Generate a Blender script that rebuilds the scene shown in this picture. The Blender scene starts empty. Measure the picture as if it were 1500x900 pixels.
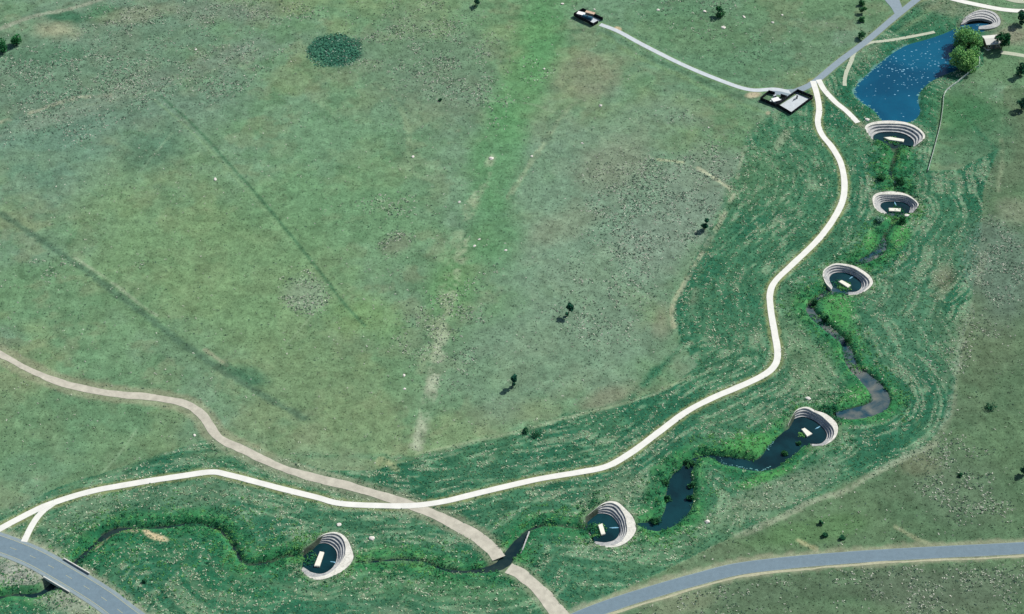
import bpy, math, random
import numpy as np
from mathutils import Vector, Matrix

scene = bpy.context.scene
# ------------------------------------------------------------------ camera
CH = 587.0                       # flying height, metres
DEP = math.radians(42.0)         # depression of the optical axis
HF = math.radians(28.0)          # horizontal field of view
CY = -CH / math.tan(DEP)
FPX = 750.0 / math.tan(HF / 2)   # focal length in pixels of the 1500 px photograph
cam_d = bpy.data.cameras.new('camera')
cam_d.sensor_fit = 'HORIZONTAL'
cam_d.angle = HF
cam_d.clip_start = 1.0
cam_d.clip_end = 20000.0
cam = bpy.data.objects.new('camera', cam_d)
scene.collection.objects.link(cam)
cam.location = (0, CY, CH)
cam.rotation_euler = (math.pi / 2 - DEP, 0, 0)
scene.camera = cam
# ------------------------------------------------------------------ sky and sun
SUN_EL = math.radians(43)
SUN_AZ = math.radians(52)        # clockwise from +Y
world = bpy.data.worlds.new('World')
scene.world = world
world.use_nodes = True
wn = world.node_tree
sky = wn.nodes.new('ShaderNodeTexSky')
sky.sky_type = 'NISHITA'
sky.sun_disc = False
sky.sun_elevation = SUN_EL
sky.sun_rotation = SUN_AZ
wn.links.new(sky.outputs[0], wn.nodes['Background'].inputs[0])
wn.nodes['Background'].inputs[1].default_value = 0.075
sun_d = bpy.data.lights.new('sun', 'SUN')
sun_d.energy = 4.1
sun_d.angle = math.radians(0.5)
sun_d.color = (1.0, 0.96, 0.9)
sun = bpy.data.objects.new('sun', sun_d)
scene.collection.objects.link(sun)
sdir = Vector((math.sin(SUN_AZ) * math.cos(SUN_EL), math.cos(SUN_AZ) * math.cos(SUN_EL), math.sin(SUN_EL)))
sun.location = sdir * 900
sun.rotation_euler = (-sdir).to_track_quat('-Z', 'Y').to_euler()
vs = scene.view_settings
vs.view_transform = 'Standard'
vs.look = 'None'
vs.exposure = 0.3
vs.gamma = 1.0
vs.use_curve_mapping = False

# ------------------------------------------------------------------ helpers
rng = np.random.default_rng(11)
random.seed(5)
C = scene.collection
TAB = [rng.random((256, 256)).astype(np.float32) for _ in range(8)]


def vnoise(x, y, seed=0):
    t = TAB[seed % 8]
    x = np.asarray(x, float) + 17.3 * seed
    y = np.asarray(y, float) + 41.7 * seed
    ix = np.floor(x).astype(np.int64); iy = np.floor(y).astype(np.int64)
    fx = x - ix; fy = y - iy
    fx = fx * fx * (3 - 2 * fx); fy = fy * fy * (3 - 2 * fy)
    a = t[ix & 255, iy & 255]; b = t[(ix + 1) & 255, iy & 255]
    c = t[ix & 255, (iy + 1) & 255]; d = t[(ix + 1) & 255, (iy + 1) & 255]
    return (a * (1 - fx) + b * fx) * (1 - fy) + (c * (1 - fx) + d * fx) * fy


def fbm(x, y, size, octaves=4, seed=0):
    r = 0; amp = 1.0; tot = 0
    s = 1.0 / size
    for o in range(octaves):
        r = r + amp * vnoise(x * s, y * s, seed + o)
        tot += amp; amp *= 0.55; s *= 2.03
    return r / tot


def sstep(a, b, x):
    t = np.clip((x - a) / (b - a), 0, 1)
    return t * t * (3 - 2 * t)


def lin(rgb):
    c = np.asarray(rgb, float) / 255.0
    return np.where(c <= 0.04045, c / 12.92, ((c + 0.055) / 1.055) ** 2.4)


CD, SD = math.cos(DEP), math.sin(DEP)


def ray(u, v):
    a = (u - 750.0) / FPX; b = (450.0 - v) / FPX
    return np.array((a, CD + b * SD, -SD + b * CD))


def flat(u, v, z=0.0):
    d = ray(u, v)
    t = (z - CH) / d[2]
    return np.array((d[0] * t, CY + d[1] * t))


POND_C = flat(1330, 110)


def H0(x, y):
    """rolling base surface (before the channel is cut)"""
    x = np.asarray(x, float); y = np.asarray(y, float)
    r2 = (x - POND_C[0]) ** 2 + (y - POND_C[1]) ** 2
    w = 1 - np.exp(-(r2 / 95.0 ** 2) ** 1.5)
    return w * (2.4 * (vnoise(x / 140, y / 140, 3) - 0.5) + 0.7 * (vnoise(x / 47, y / 47, 5) - 0.5))


def P(u, v, dz=0.0):
    """pixel -> point on the base surface (+dz); returns x, y, z"""
    z = dz
    for _ in range(4):
        q = flat(u, v, z)
        z = float(H0(q[0], q[1])) + dz
    return np.array((q[0], q[1], z))


def to_px(x, y, z):
    yr = y - CY; zr = z - CH
    dep = yr * CD - zr * SD
    up = yr * SD + zr * CD
    return 750 + FPX * x / dep, 450 - FPX * up / dep


def spline(pts, step=1.0):
    """Catmull-Rom through Nx? points, resampled at about `step` metres"""
    p = np.asarray(pts, float)
    q = np.vstack([2 * p[0] - p[1], p, 2 * p[-1] - p[-2]])
    out = []
    for i in range(1, len(q) - 2):
        n = max(2, int(np.hypot(*(q[i + 1] - q[i])[:2]) / step * 2))
        t = np.linspace(0, 1, n, endpoint=False)[:, None]
        out.append(0.5 * (2 * q[i] + (q[i + 1] - q[i - 1]) * t + (2 * q[i - 1] - 5 * q[i] + 4 * q[i + 1] - q[i + 2]) * t ** 2
                          + (3 * q[i] - q[i - 1] - 3 * q[i + 1] + q[i + 2]) * t ** 3))
    out.append(p[-1:])
    c = np.vstack(out)
    s = np.concatenate([[0], np.cumsum(np.hypot(np.diff(c[:, 0]), np.diff(c[:, 1])))])
    m = max(2, int(round(s[-1] / step)) + 1)
    ss = np.linspace(0, s[-1], m)
    return np.stack([np.interp(ss, s, c[:, k]) for k in range(c.shape[1])], 1)


def path_px(px, step=1.0, dz=0.0):
    """pixel polyline, optionally with extra columns, to world spline (x, y, extras...)"""
    rows = []
    for p in px:
        w = P(p[0], p[1], dz)
        rows.append([w[0], w[1]] + list(p[2:]))
    return spline(rows, step)


# ---- object helpers
def tag(o, label=None, cat=None, group=None, kind=None):
    if label: o['label'] = label
    if cat: o['category'] = cat
    if group: o['group'] = group
    if kind: o['kind'] = kind
    return o


def obj(name, verts, faces, mat=None, parent=None, smooth=False):
    me = bpy.data.meshes.new(name)
    me.from_pydata([tuple(map(float, v)) for v in verts], [], [tuple(map(int, f)) for f in faces])
    if smooth:
        me.polygons.foreach_set('use_smooth', [True] * len(me.polygons))
    me.update()
    if mat: me.materials.append(mat)
    o = bpy.data.objects.new(name, me)
    C.objects.link(o)
    if parent: o.parent = parent
    return o


def np_mesh(name, V, F, mat, col=None, smooth=False, parent=None):
    """V Nx3, F MxK (K = 3 or 4), col Nx3 point colours"""
    me = bpy.data.meshes.new(name)
    k = F.shape[1]
    me.vertices.add(len(V)); me.vertices.foreach_set('co', np.asarray(V, np.float32).ravel())
    me.loops.add(F.size); me.loops.foreach_set('vertex_index', F.astype(np.int32).ravel())
    me.polygons.add(len(F)); me.polygons.foreach_set('loop_start', np.arange(0, F.size, k, dtype=np.int32))
    me.polygons.foreach_set('use_smooth', np.full(len(F), smooth, bool))
    me.update(calc_edges=True)
    if col is not None:
        a = me.attributes.new('Col', 'FLOAT_COLOR', 'POINT')
        a.data.foreach_set('color', np.concatenate([col, np.ones((len(col), 1))], 1).astype(np.float32).ravel())
    me.materials.append(mat)
    o = bpy.data.objects.new(name, me)
    C.objects.link(o)
    if parent: o.parent = parent
    return o


def empty(name, loc=(0, 0, 0), rz=0.0):
    o = bpy.data.objects.new(name, None)
    o.empty_display_size = 0.5
    C.objects.link(o)
    o.location = loc; o.rotation_euler = (0, 0, rz)
    return o


class MB:
    def __init__(s): s.v = []; s.f = []

    def box(s, x0, x1, y0, y1, z0, z1):
        n = len(s.v)
        s.v += [(x, y, z) for z in (z0, z1) for x, y in ((x0, y0), (x1, y0), (x1, y1), (x0, y1))]
        s.f += [tuple(n + i for i in q) for q in ((3, 2, 1, 0), (4, 5, 6, 7), (0, 1, 5, 4), (1, 2, 6, 5), (2, 3, 7, 6), (3, 0, 4, 7))]
        return s

    def poly(s, pts, z0, z1):
        n = len(s.v); m = len(pts)
        s.v += [(p[0], p[1], z0) for p in pts] + [(p[0], p[1], z1) for p in pts]
        s.f += [tuple(n + m - 1 - i for i in range(m)), tuple(n + m + i for i in range(m))]
        s.f += [(n + i, n + (i + 1) % m, n + m + (i + 1) % m, n + m + i) for i in range(m)]
        return s

    def tube(s, a, b, ra, rb, k=7):
        a = Vector(a); b = Vector(b); d = (b - a).normalized()
        x = d.orthogonal().normalized(); y = d.cross(x)
        n = len(s.v)
        for c, r in ((a, ra), (b, rb)):
            s.v += [tuple(c + (x * math.cos(t) + y * math.sin(t)) * r) for t in [2 * math.pi * i / k for i in range(k)]]
        s.f += [(n + i, n + (i + 1) % k, n + k + (i + 1) % k, n + k + i) for i in range(k)]
        s.f += [tuple(n + k - 1 - i for i in range(k)), tuple(n + k + i for i in range(k))]
        return s

    def build(s, name, mat, parent=None, smooth=False):
        return obj(name, s.v, s.f, mat, parent, smooth)


# ------------------------------------------------------------------ materials
def new_mat(name, rough=0.9, spec=0.2):
    m = bpy.data.materials.new(name)
    m.use_nodes = True
    b = m.node_tree.nodes['Principled BSDF']
    b.inputs['Roughness'].default_value = rough
    b.inputs['Specular IOR Level'].default_value = spec
    return m, m.node_tree, b


def mix_node(nt, blend, fac, a, b):
    n = nt.nodes.new('ShaderNodeMix'); n.data_type = 'RGBA'; n.blend_type = blend
    for sock, val in ((n.inputs['Factor'], fac), (n.inputs['A'], a), (n.inputs['B'], b)):
        if isinstance(val, bpy.types.NodeSocket): nt.links.new(val, sock)
        elif isinstance(val, (int, float)): sock.default_value = val
        else: sock.default_value = (*val, 1)
    return n.outputs['Result']


def noise_node(nt, scale, detail=4, rough=0.6, dist=0.0):
    tc = nt.nodes.get('geo') or nt.nodes.new('ShaderNodeNewGeometry')
    tc.name = 'geo'
    n = nt.nodes.new('ShaderNodeTexNoise')
    n.inputs['Scale'].default_value = scale
    n.inputs['Detail'].default_value = detail
    n.inputs['Roughness'].default_value = rough
    n.inputs['Distortion'].default_value = dist
    nt.links.new(tc.outputs['Position'], n.inputs['Vector'])
    return n.outputs['Fac']


def ramp_node(nt, src, stops):
    r = nt.nodes.new('ShaderNodeValToRGB')
    e = r.color_ramp.elements
    while len(e) < len(stops): e.new(0.5)
    for el, (p, c) in zip(e, stops):
        el.position = p; el.color = (*c, 1) if len(c) == 3 else c
    nt.links.new(src, r.inputs[0])
    return r.outputs['Color']


def bump_node(nt, bsdf, src, strength, dist):
    b = nt.nodes.new('ShaderNodeBump')
    b.inputs['Strength'].default_value = strength
    b.inputs['Distance'].default_value = dist
    nt.links.new(src, b.inputs['Height'])
    nt.links.new(b.outputs[0], bsdf.inputs['Normal'])


def g(v): return (v, v, v)


def simple(name, rgb, rough=0.85, var=0.25, scale=0.6, spec=0.2, bump=0.0):
    m, nt, b = new_mat(name, rough, spec)
    c = lin(rgb)
    f = noise_node(nt, scale, 6, 0.65)
    col = ramp_node(nt, f, [(0.25, tuple(c * (1 - var))), (0.75, tuple(np.minimum(c * (1 + var), 0.9)))])
    nt.links.new(col, b.inputs['Base Color'])
    if bump: bump_node(nt, b, f, bump, 0.3)
    return m


def attr_mat(name, amount=0.3, scales=(0.35, 1.7), rough=1.0, transl=False):
    m, nt, b = new_mat(name, rough, 0.0)
    a = nt.nodes.new('ShaderNodeAttribute'); a.attribute_name = 'Col'
    col = a.outputs['Color']
    for i, s in enumerate(scales):
        f = noise_node(nt, s, 5, 0.7)
        col = mix_node(nt, 'MULTIPLY', 1.0, col, ramp_node(nt, f, [(0.3, g(1 - amount)), (0.7, g(1 + amount))]))
    nt.links.new(col, b.inputs['Base Color'])
    return m, nt, b


M = {}
M['ground'], nt, b = attr_mat('grassland', 0.22, (0.18, 0.9, 2.6))
bump_node(nt, b, noise_node(nt, 1.1, 6, 0.75), 0.5, 0.5)
M['tuft'], nt, b = attr_mat('grass_tuft', 0.12, (1.5,))
M['leaf'], nt, b = attr_mat('leaves', 0.15, (1.2,))
b.inputs['Roughness'].default_value = 0.8
M['bark'] = simple('bark', (88, 78, 66), 0.95, 0.3, 3.0)
M['trail'] = simple('trail_concrete', (220, 220, 211), 0.8, 0.10, 0.3)
M['gravelpath'] = simple('pale_gravel', (176, 182, 160), 0.95, 0.2, 1.2)
M['dirt'] = simple('dirt_track', (184, 180, 164), 0.95, 0.22, 0.35, bump=0.3)
M['asphalt'] = simple('old_asphalt', (110, 130, 140), 0.85, 0.12, 0.7)
M['asphalt2'] = simple('worn_asphalt', (132, 148, 156), 0.8, 0.10, 0.7)
M['shoulder'] = simple('asphalt_shoulder', (132, 148, 152), 0.9, 0.12, 0.6)
M['verge'] = simple('gravel_verge', (168, 168, 140), 1.0, 0.25, 1.0)
M['paint'] = simple('faded_paint', (170, 172, 140), 0.8, 0.25, 2.0)
M['concrete'] = simple('concrete', (205, 205, 196), 0.85, 0.15, 0.7)
M['pad'] = simple('pad_concrete', (190, 198, 200), 0.85, 0.12, 0.5)
M['block'] = simple('block_concrete', (226, 224, 208), 0.85, 0.08, 1.0)
M['black'] = simple('black_slats', (26, 30, 36), 0.7, 0.3, 2.0)
M['steel'] = simple('steel', (70, 80, 88), 0.5, 0.2, 2.0, 0.5)
M['tank'] = simple('teal_paint', (38, 92, 112), 0.5, 0.15, 2.0, 0.5)
M['whitepaint'] = simple('white_paint', (228, 230, 226), 0.6, 0.06, 1.0, 0.4)
M['tan'] = simple('tan_boards', (196, 170, 146), 0.8, 0.12, 1.0)
M['wood'] = simple('weathered_wood', (206, 214, 206), 0.9, 0.1, 2.0)
M['roof'] = simple('grey_shingles', (206, 206, 198), 0.9, 0.12, 2.5)
M['siding'] = simple('siding', (120, 112, 100), 0.85, 0.12, 2.0)
M['glass'] = simple('dark_glass', (26, 34, 42), 0.1, 0.2, 1.0, 0.5)
M['rock'] = simple('pale_boulder', (214, 210, 200), 0.95, 0.2, 1.5, bump=0.4)
M['pale_blue'] = simple('pale_blue', (116, 168, 190), 0.6, 0.35, 1.0)  # pale blue of the spill foam and the pond flecks
M['scum'] = simple('shore_stones', (92, 146, 146), 0.8, 0.4, 0.9)
M['sand'] = simple('pale_sand', (222, 196, 156), 0.95, 0.1, 1.0)
# mottled soil cement of the drop structures
m, nt, b = new_mat('soil_cement', 0.9, 0.2)
f1 = noise_node(nt, 0.5, 6, 0.7, 0.6); f2 = noise_node(nt, 2.2, 5, 0.7)
c1 = ramp_node(nt, f1, [(0.28, tuple(lin((176, 174, 164)))), (0.5, tuple(lin((218, 216, 204)))), (0.75, tuple(lin((236, 234, 224))))])
nt.links.new(mix_node(nt, 'MULTIPLY', 0.6, c1, ramp_node(nt, f2, [(0.3, g(0.7)), (0.65, g(1.05))])), b.inputs['Base Color'])
bump_node(nt, b, f2, 0.5, 0.3)
M['cement'] = m
m, nt, b = new_mat('grey_soil_cement', 0.9, 0.2)  # greyer cement for the steps, the far apron and the retaining wall
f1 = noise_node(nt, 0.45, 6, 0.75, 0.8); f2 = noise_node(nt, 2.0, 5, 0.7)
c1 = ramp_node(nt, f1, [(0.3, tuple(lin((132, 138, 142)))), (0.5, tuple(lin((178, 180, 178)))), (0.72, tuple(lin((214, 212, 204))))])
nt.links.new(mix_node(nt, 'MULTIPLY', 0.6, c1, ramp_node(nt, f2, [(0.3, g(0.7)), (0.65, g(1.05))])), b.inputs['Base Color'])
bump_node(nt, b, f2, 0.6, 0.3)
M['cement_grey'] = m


def water_mat(name, rgb, rough, rgb2=None, scale=0.08, bump=0.15):
    m, nt, b = new_mat(name, rough, 0.5)
    b.inputs['IOR'].default_value = 1.33
    f = noise_node(nt, scale, 4, 0.6, 0.4)
    nt.links.new(ramp_node(nt, f, [(0.38, tuple(lin(rgb))), (0.64, tuple(lin(rgb2 or rgb)))]), b.inputs['Base Color'])
    bump_node(nt, b, noise_node(nt, 1.4, 3, 0.6), bump, 0.12)
    return m


M['pond'] = water_mat('pond_water', (2, 70, 98), 0.12, (6, 88, 116), 0.035, 0.3)
M['pool'] = water_mat('pool_water', (10, 38, 44), 0.06, (16, 58, 64), 0.07, 0.1)
M['creek'] = M['pool']
M['brook'] = water_mat('brook_water', (16, 40, 44), 0.1, (44, 62, 58), 0.12, 0.1)
M['silt'] = water_mat('silty_creek', (34, 70, 82), 0.15, (112, 116, 108), 0.11, 0.15)

# ------------------------------------------------------------------ layout traced from the photograph (pixels)
TRAIL = [(-60, 808), (0, 775), (45, 751), (75, 738), (130, 721), (200, 708), (270, 697), (310, 692), (335, 696), (400, 713), (460, 728),
         (500, 738), (560, 741), (605, 741), (650, 735), (720, 718), (790, 702), (850, 692), (890, 683), (925, 663), (960, 637),
         (1000, 607), (1040, 585), (1080, 568), (1115, 552), (1133, 538), (1139, 520), (1135, 490), (1129, 455), (1128, 430), (1136, 412),
         (1160, 388), (1190, 360), (1215, 330), (1233, 298), (1237, 270), (1232, 240), (1218, 215), (1204, 198), (1198, 180), (1200, 160),
         (1197, 140), (1191, 119)]
SPUR_LEFT = [(78, 738), (60, 752), (47, 770), (35, 794)]
SPUR_TOP = [(1199, 117), (1208, 133), (1224, 150), (1240, 163), (1257, 180)]
POND_PATH = [(1254, 72), (1275, 63), (1305, 59), (1340, 53), (1369, 47)]
POND_PATH2 = [(1252, 76), (1246, 92), (1240, 106), (1237, 118), (1237, 126)]
DRIVE = [(1400, -46), (1345, -2), (1310, 26), (1270, 60), (1230, 90), (1195, 119), (1172, 132), (1158, 136)]
DRIVE2 = [(1160, 136), (1135, 131), (1100, 132), (1060, 120), (1000, 95), (940, 65), (905, 46), (879, 36)]
STUB = [(1298, -22), (1306, -2), (1313, 10), (1316, 20)]
TOPROAD = [(1350, -14), (1400, 0), (1440, 9), (1475, 15), (1510, 16), (1580, 12)]
TOPROAD2 = [(1440, -16), (1480, 0), (1510, 3), (1560, 3)]
HOUSEDRIVE = [(1466, 77), (1482, 79), (1500, 82), (1540, 90)]
DIRT_A = [(-60, 490), (0, 519), (50, 545), (110, 567), (180, 578), (240, 585), (275, 594), (295, 608), (308, 626), (320, 641), (350, 656), (400, 680),
          (450, 697), (500, 710), (550, 724), (605, 742), (650, 760), (697, 785), (722, 806), (731, 818)]
DIRT_B = [(745, 832), (765, 842), (790, 866), (808, 888), (828, 912)]
ROAD = [(-140, 752, 10.2), (-60, 778, 10.2), (0, 797, 10.2), (50, 817, 10.2), (100, 845, 10.2), (150, 876, 10.2), (200, 913, 10.2), (300, 975, 9), (420, 1010, 8),
        (560, 1012, 6.6), (700, 975, 6.2), (800, 928, 5.9), (850, 904, 5.9), (900, 885, 5.9), (960, 866, 5.9), (1020, 849, 5.9), (1080, 834, 5.9), (1150, 825, 5.9), (1230, 818, 5.9),
        (1320, 812, 5.9), (1400, 808, 5.9), (1500, 803, 5.9), (1600, 797, 5.9), (1700, 789, 5.9)]
# creek reaches: (u, v, water width, level below the land)
REACH = [
    [(1308, 208, 8, -2.37), (1312, 225, 2.5, -1.3), (1308, 240, 2.2, -1.18), (1304, 255, 2, -0.93), (1312, 268, 2, -0.68), (1310, 279, 1.6, -0.7)],
    [(1312, 310, 7, -2.37), (1308, 328, 2.2, -1.3), (1296, 346, 2.4, -1.18), (1293, 362, 3.8, -0.99), (1278, 376, 3.8, -0.81), (1262, 384, 3, -0.62), (1252, 389, 2, -0.7)],
    [(1236, 420, 9, -2.37), (1212, 430, 3, -2.4), (1192, 441, 3, -1.3), (1187, 456, 3.4, -1.3), (1203, 474, 3, -1.3), (1218, 486, 3.8, -1.24), (1236, 502, 3, -1.18), (1243, 518, 3.8, -1.12),
     (1250, 538, 4.5, -0.99), (1266, 553, 5.2, -0.93), (1284, 570, 6.8, -0.87), (1290, 588, 7.5, -0.81), (1275, 601, 6.5, -0.68), (1250, 606, 6, -0.56), (1225, 608, 3, -0.7)],
    [(1188, 630, 12, -2.37), (1162, 644, 10, -2.38), (1143, 662, 10, -2.3), (1125, 678, 8, -2.2), (1108, 683, 6, -2.1), (1082, 679, 5, -2), (1060, 675, 4, -2), (1040, 668, 2, -1.9), (1020, 672, 2.5, -1.9),
     (1004, 690, 5, -1.8), (998, 706, 9, -1.7), (996, 728, 10.5, -1.6), (992, 746, 9, -1.4), (978, 763, 6.5, -1.2), (958, 771, 5, -1), (934, 768, 2, -0.7)],
    [(885, 772, 10, -2.37), (862, 776, 3, -2.4), (838, 773, 1.6, -1.3), (800, 770, 1.5, -1.3), (775, 778, 2, -1.3), (762, 793, 3.2, -1.05), (748, 812, 4.6, -0.93), (736, 827, 4.6, -0.93), (718, 834, 3, -1.05), (690, 838, 2, -0.99),
     (655, 836, 1.8, -0.87), (622, 824, 1.4, -0.74), (590, 820, 1.2, -0.62), (550, 823, 1.2, -0.5), (522, 824, 1, -0.6)],
    [(465, 822, 11, -2.37), (445, 816, 2.4, -2), (420, 815, 1.6, -1.35), (390, 825, 1.5, -1.35), (358, 826, 1.5, -1.35), (342, 802, 1.5, -1.35), (322, 778, 1.5, -1.35), (285, 768, 1.5, -1.35), (240, 773, 1.5, -1.35),
     (190, 775, 2, -1.35), (165, 780, 3, -1.35), (140, 798, 2.5, -2.6), (112, 824, 2.5, -1.8), (88, 850, 3, -2.3), (55, 872, 2.5, -1.9), (20, 872, 2, -1.4), (-30, 885, 2, -1.4), (-90, 915, 2, -1.4)],
]
REACH_MAT = ['brook', 'silt', 'silt', 'creek', 'brook', 'brook']
POND = [(1436, 37), (1405, 41), (1382, 50), (1355, 59), (1330, 66), (1308, 78), (1290, 92), (1272, 108), (1256, 124), (1251, 138), (1262, 150), (1280, 162), (1291, 176), (1300, 179.5), (1330, 180), (1344, 172), (1348, 162),
        (1345, 150), (1346, 138), (1358, 124), (1372, 115), (1388, 108), (1402, 102), (1412, 88), (1416, 70), (1425, 52), (1445, 45), (1452, 39)]
ZF = 1500 / 170.0


def zz(ox, oy, f, pts): return [(ox + x / f, oy + y / f) for x, y in pts]


DROPS = [
    dict(org=(400, 770, ZF), depth=2.7, spill=[(835, 480), (740, 465)],
         out=[(385, 318), (445, 270), (500, 235), (580, 165), (680, 110), (800, 90), (900, 125), (970, 200), (1030, 350), (1035, 430), (980, 520), (880, 600), (760, 660), (620, 700), (500, 690), (410, 640), (350, 570)],
         inn=[(410, 322), (510, 285), (580, 245), (680, 235), (760, 270), (820, 340), (825, 430), (790, 520), (720, 590), (620, 630), (500, 610), (430, 565), (385, 535)],
         block=[(605, 335), (660, 345), (600, 525), (530, 520)],
         label='stepped horseshoe drop structure holding the darkest pool, beyond the dirt road crossing toward the bridge'),
    dict(org=(820, 720, ZF), depth=2.7, spill=[(775, 465), (640, 468)],
         out=[(318, 375), (340, 320), (400, 270), (480, 210), (560, 155), (660, 125), (760, 150), (850, 230), (940, 330), (985, 450), (975, 530), (920, 610), (830, 680), (720, 720), (600, 720), (500, 700), (440, 660)],
         inn=[(355, 395), (400, 340), (450, 300), (540, 285), (640, 305), (710, 360), (760, 440), (775, 520), (750, 590), (690, 640), (600, 660), (520, 655), (450, 640)],
         block=[(495, 430), (550, 410), (590, 545), (535, 557)],
         label='stepped horseshoe drop structure opening left, next above the dirt road creek crossing'),
    dict(org=(1120, 580, ZF), depth=2.7, spill=[(730, 385), (655, 430)],
         out=[(305, 360), (350, 270), (400, 195), (470, 155), (560, 145), (660, 190), (780, 230), (880, 300), (940, 380), (945, 470), (900, 560), (820, 620), (720, 655), (600, 640)],
         inn=[(295, 400), (330, 345), (400, 300), (490, 275), (590, 295), (680, 345), (760, 420), (805, 500), (790, 570), (740, 620), (680, 632), (590, 625)],
         block=[(475, 430), (520, 415), (618, 490), (550, 527)],
         label='stepped drop structure whose pool runs on into a wide bent water channel'),
    dict(org=(1150, 360, ZF), depth=2.7, spill=[(890, 390), (830, 430)],
         out=[(600, 545), (530, 480), (485, 390), (500, 320), (560, 270), (640, 235), (740, 235), (880, 260), (1000, 320), (1100, 400), (1135, 480), (1090, 550), (1000, 610), (900, 640), (820, 628)],
         inn=[(615, 535), (575, 460), (580, 400), (640, 360), (730, 350), (830, 365), (920, 410), (980, 470), (990, 530), (960, 580), (900, 605), (820, 602)],
         block=[(685, 460), (735, 445), (852, 510), (812, 542)],
         label='stepped drop structure at the head of the long bushy creek bend, right of the trail'),
    dict(org=(1230, 260, ZF), depth=2.7, spill=[(710, 315), (730, 372)],
         out=[(600, 475), (520, 450), (450, 390), (425, 310), (430, 250), (490, 205), (640, 185), (800, 200), (920, 250), (1020, 345), (1000, 410), (945, 460)],
         inn=[(612, 462), (560, 420), (525, 380), (545, 335), (620, 315), (720, 315), (840, 330), (900, 370), (912, 410), (895, 455)],
         block=[(635, 393), (790, 400), (785, 440), (640, 432)],
         label='smallest stepped drop structure, second one below the blue pond'),
    dict(org=(1230, 150, ZF), depth=2.7, spill=None,
         out=[(420, 480), (360, 400), (325, 330), (370, 280), (480, 250), (640, 240), (820, 255), (960, 300), (1060, 370), (1105, 440), (1070, 500), (1010, 550), (950, 578)],
         inn=[(432, 480), (440, 430), (520, 395), (640, 385), (760, 395), (860, 425), (940, 480), (962, 530), (950, 562)],
         block=[(570, 450), (650, 443), (835, 475), (825, 507), (640, 482)],
         label='widest stepped drop structure, holding the blue pond at its near end'),
    dict(org=(1230, 0, 1500 / 270.0), depth=2.6, spill=None,
         out=[(972, 205), (1020, 150), (1100, 100), (1180, 85), (1260, 110), (1303, 160), (1300, 210), (1240, 238), (1130, 238)],
         inn=[(1005, 212), (1060, 180), (1140, 170), (1205, 182), (1240, 200), (1235, 214), (1190, 226), (1130, 228)],
         block=None,
         label='stepped drop structure spilling into the far end of the blue pond'),
]
POND_LEVEL = -0.75

W = {}
for k, v in dict(TRAIL=TRAIL, SPUR_LEFT=SPUR_LEFT, SPUR_TOP=SPUR_TOP, POND_PATH=POND_PATH, POND_PATH2=POND_PATH2, DRIVE=DRIVE, DRIVE2=DRIVE2, STUB=STUB, TOPROAD=TOPROAD, TOPROAD2=TOPROAD2,
                 HOUSEDRIVE=HOUSEDRIVE, DIRT_A=DIRT_A, DIRT_B=DIRT_B, ROAD=ROAD).items():
    W[k] = path_px(v)
WREACH = []
for r in REACH:
    rows = []
    for u, v, w, z in r:
        p = P(u, v, z)
        rows.append([p[0], p[1], w if w > 2.6 else w * 0.6, z])
    WREACH.append(spline(rows, 1.0))
WPOND = spline([flat(u, v, POND_LEVEL) for u, v in POND + POND[:1]], 1.0)[:-1]

# ------------------------------------------------------------------ ground height field
DX = 0.75


def axis(a, b):
    core = np.arange(a, b + 1e-6, DX)
    st = []; s = DX; x = 0
    while x < 6000:
        s *= 1.32; x += s; st.append(x)
    st = np.array(st)
    return np.concatenate([a - st[::-1], core, b + st])


gx = axis(-285, 285); gy = axis(-190, 268)
X, Y = np.meshgrid(gx, gy)
ny, nx = X.shape
B = H0(X, Y)


def dist_field(pl, maxd):
    """distance to a polyline, arc length of the nearest point, per grid vertex"""
    D = np.full(X.shape, 1e6); S = np.zeros(X.shape)
    p = pl[::3, :2]
    if len(pl) % 3 != 1: p = np.vstack([p, pl[-1:, :2]])
    acc = 0.0
    for a, b2 in zip(p[:-1], p[1:]):
        L = np.hypot(*(b2 - a))
        if L < 1e-6: continue
        x0, x1 = sorted((a[0], b2[0])); y0, y1 = sorted((a[1], b2[1]))
        i0, i1 = np.searchsorted(gx, (x0 - maxd, x1 + maxd)); j0, j1 = np.searchsorted(gy, (y0 - maxd, y1 + maxd))
        if i1 > i0 and j1 > j0:
            xs = X[j0:j1, i0:i1] - a[0]; ys = Y[j0:j1, i0:i1] - a[1]
            d = (b2 - a) / L
            t = np.clip(xs * d[0] + ys * d[1], 0, L)
            dd = np.hypot(xs - t * d[0], ys - t * d[1])
            sub = D[j0:j1, i0:i1]; m = dd < sub
            sub[m] = dd[m]; S[j0:j1, i0:i1][m] = (acc + t)[m]
        acc += L
    return D, S


def in_poly(poly, x, y):
    r = np.zeros(x.shape, bool)
    n = len(poly)
    for i in range(n):
        x0, y0 = poly[i][:2]; x1, y1 = poly[(i + 1) % n][:2]
        if y0 == y1: continue
        c = (y0 > y) != (y1 > y)
        r ^= c & (x < (x1 - x0) * (y - y0) / (y1 - y0) + x0)
    return r


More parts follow.
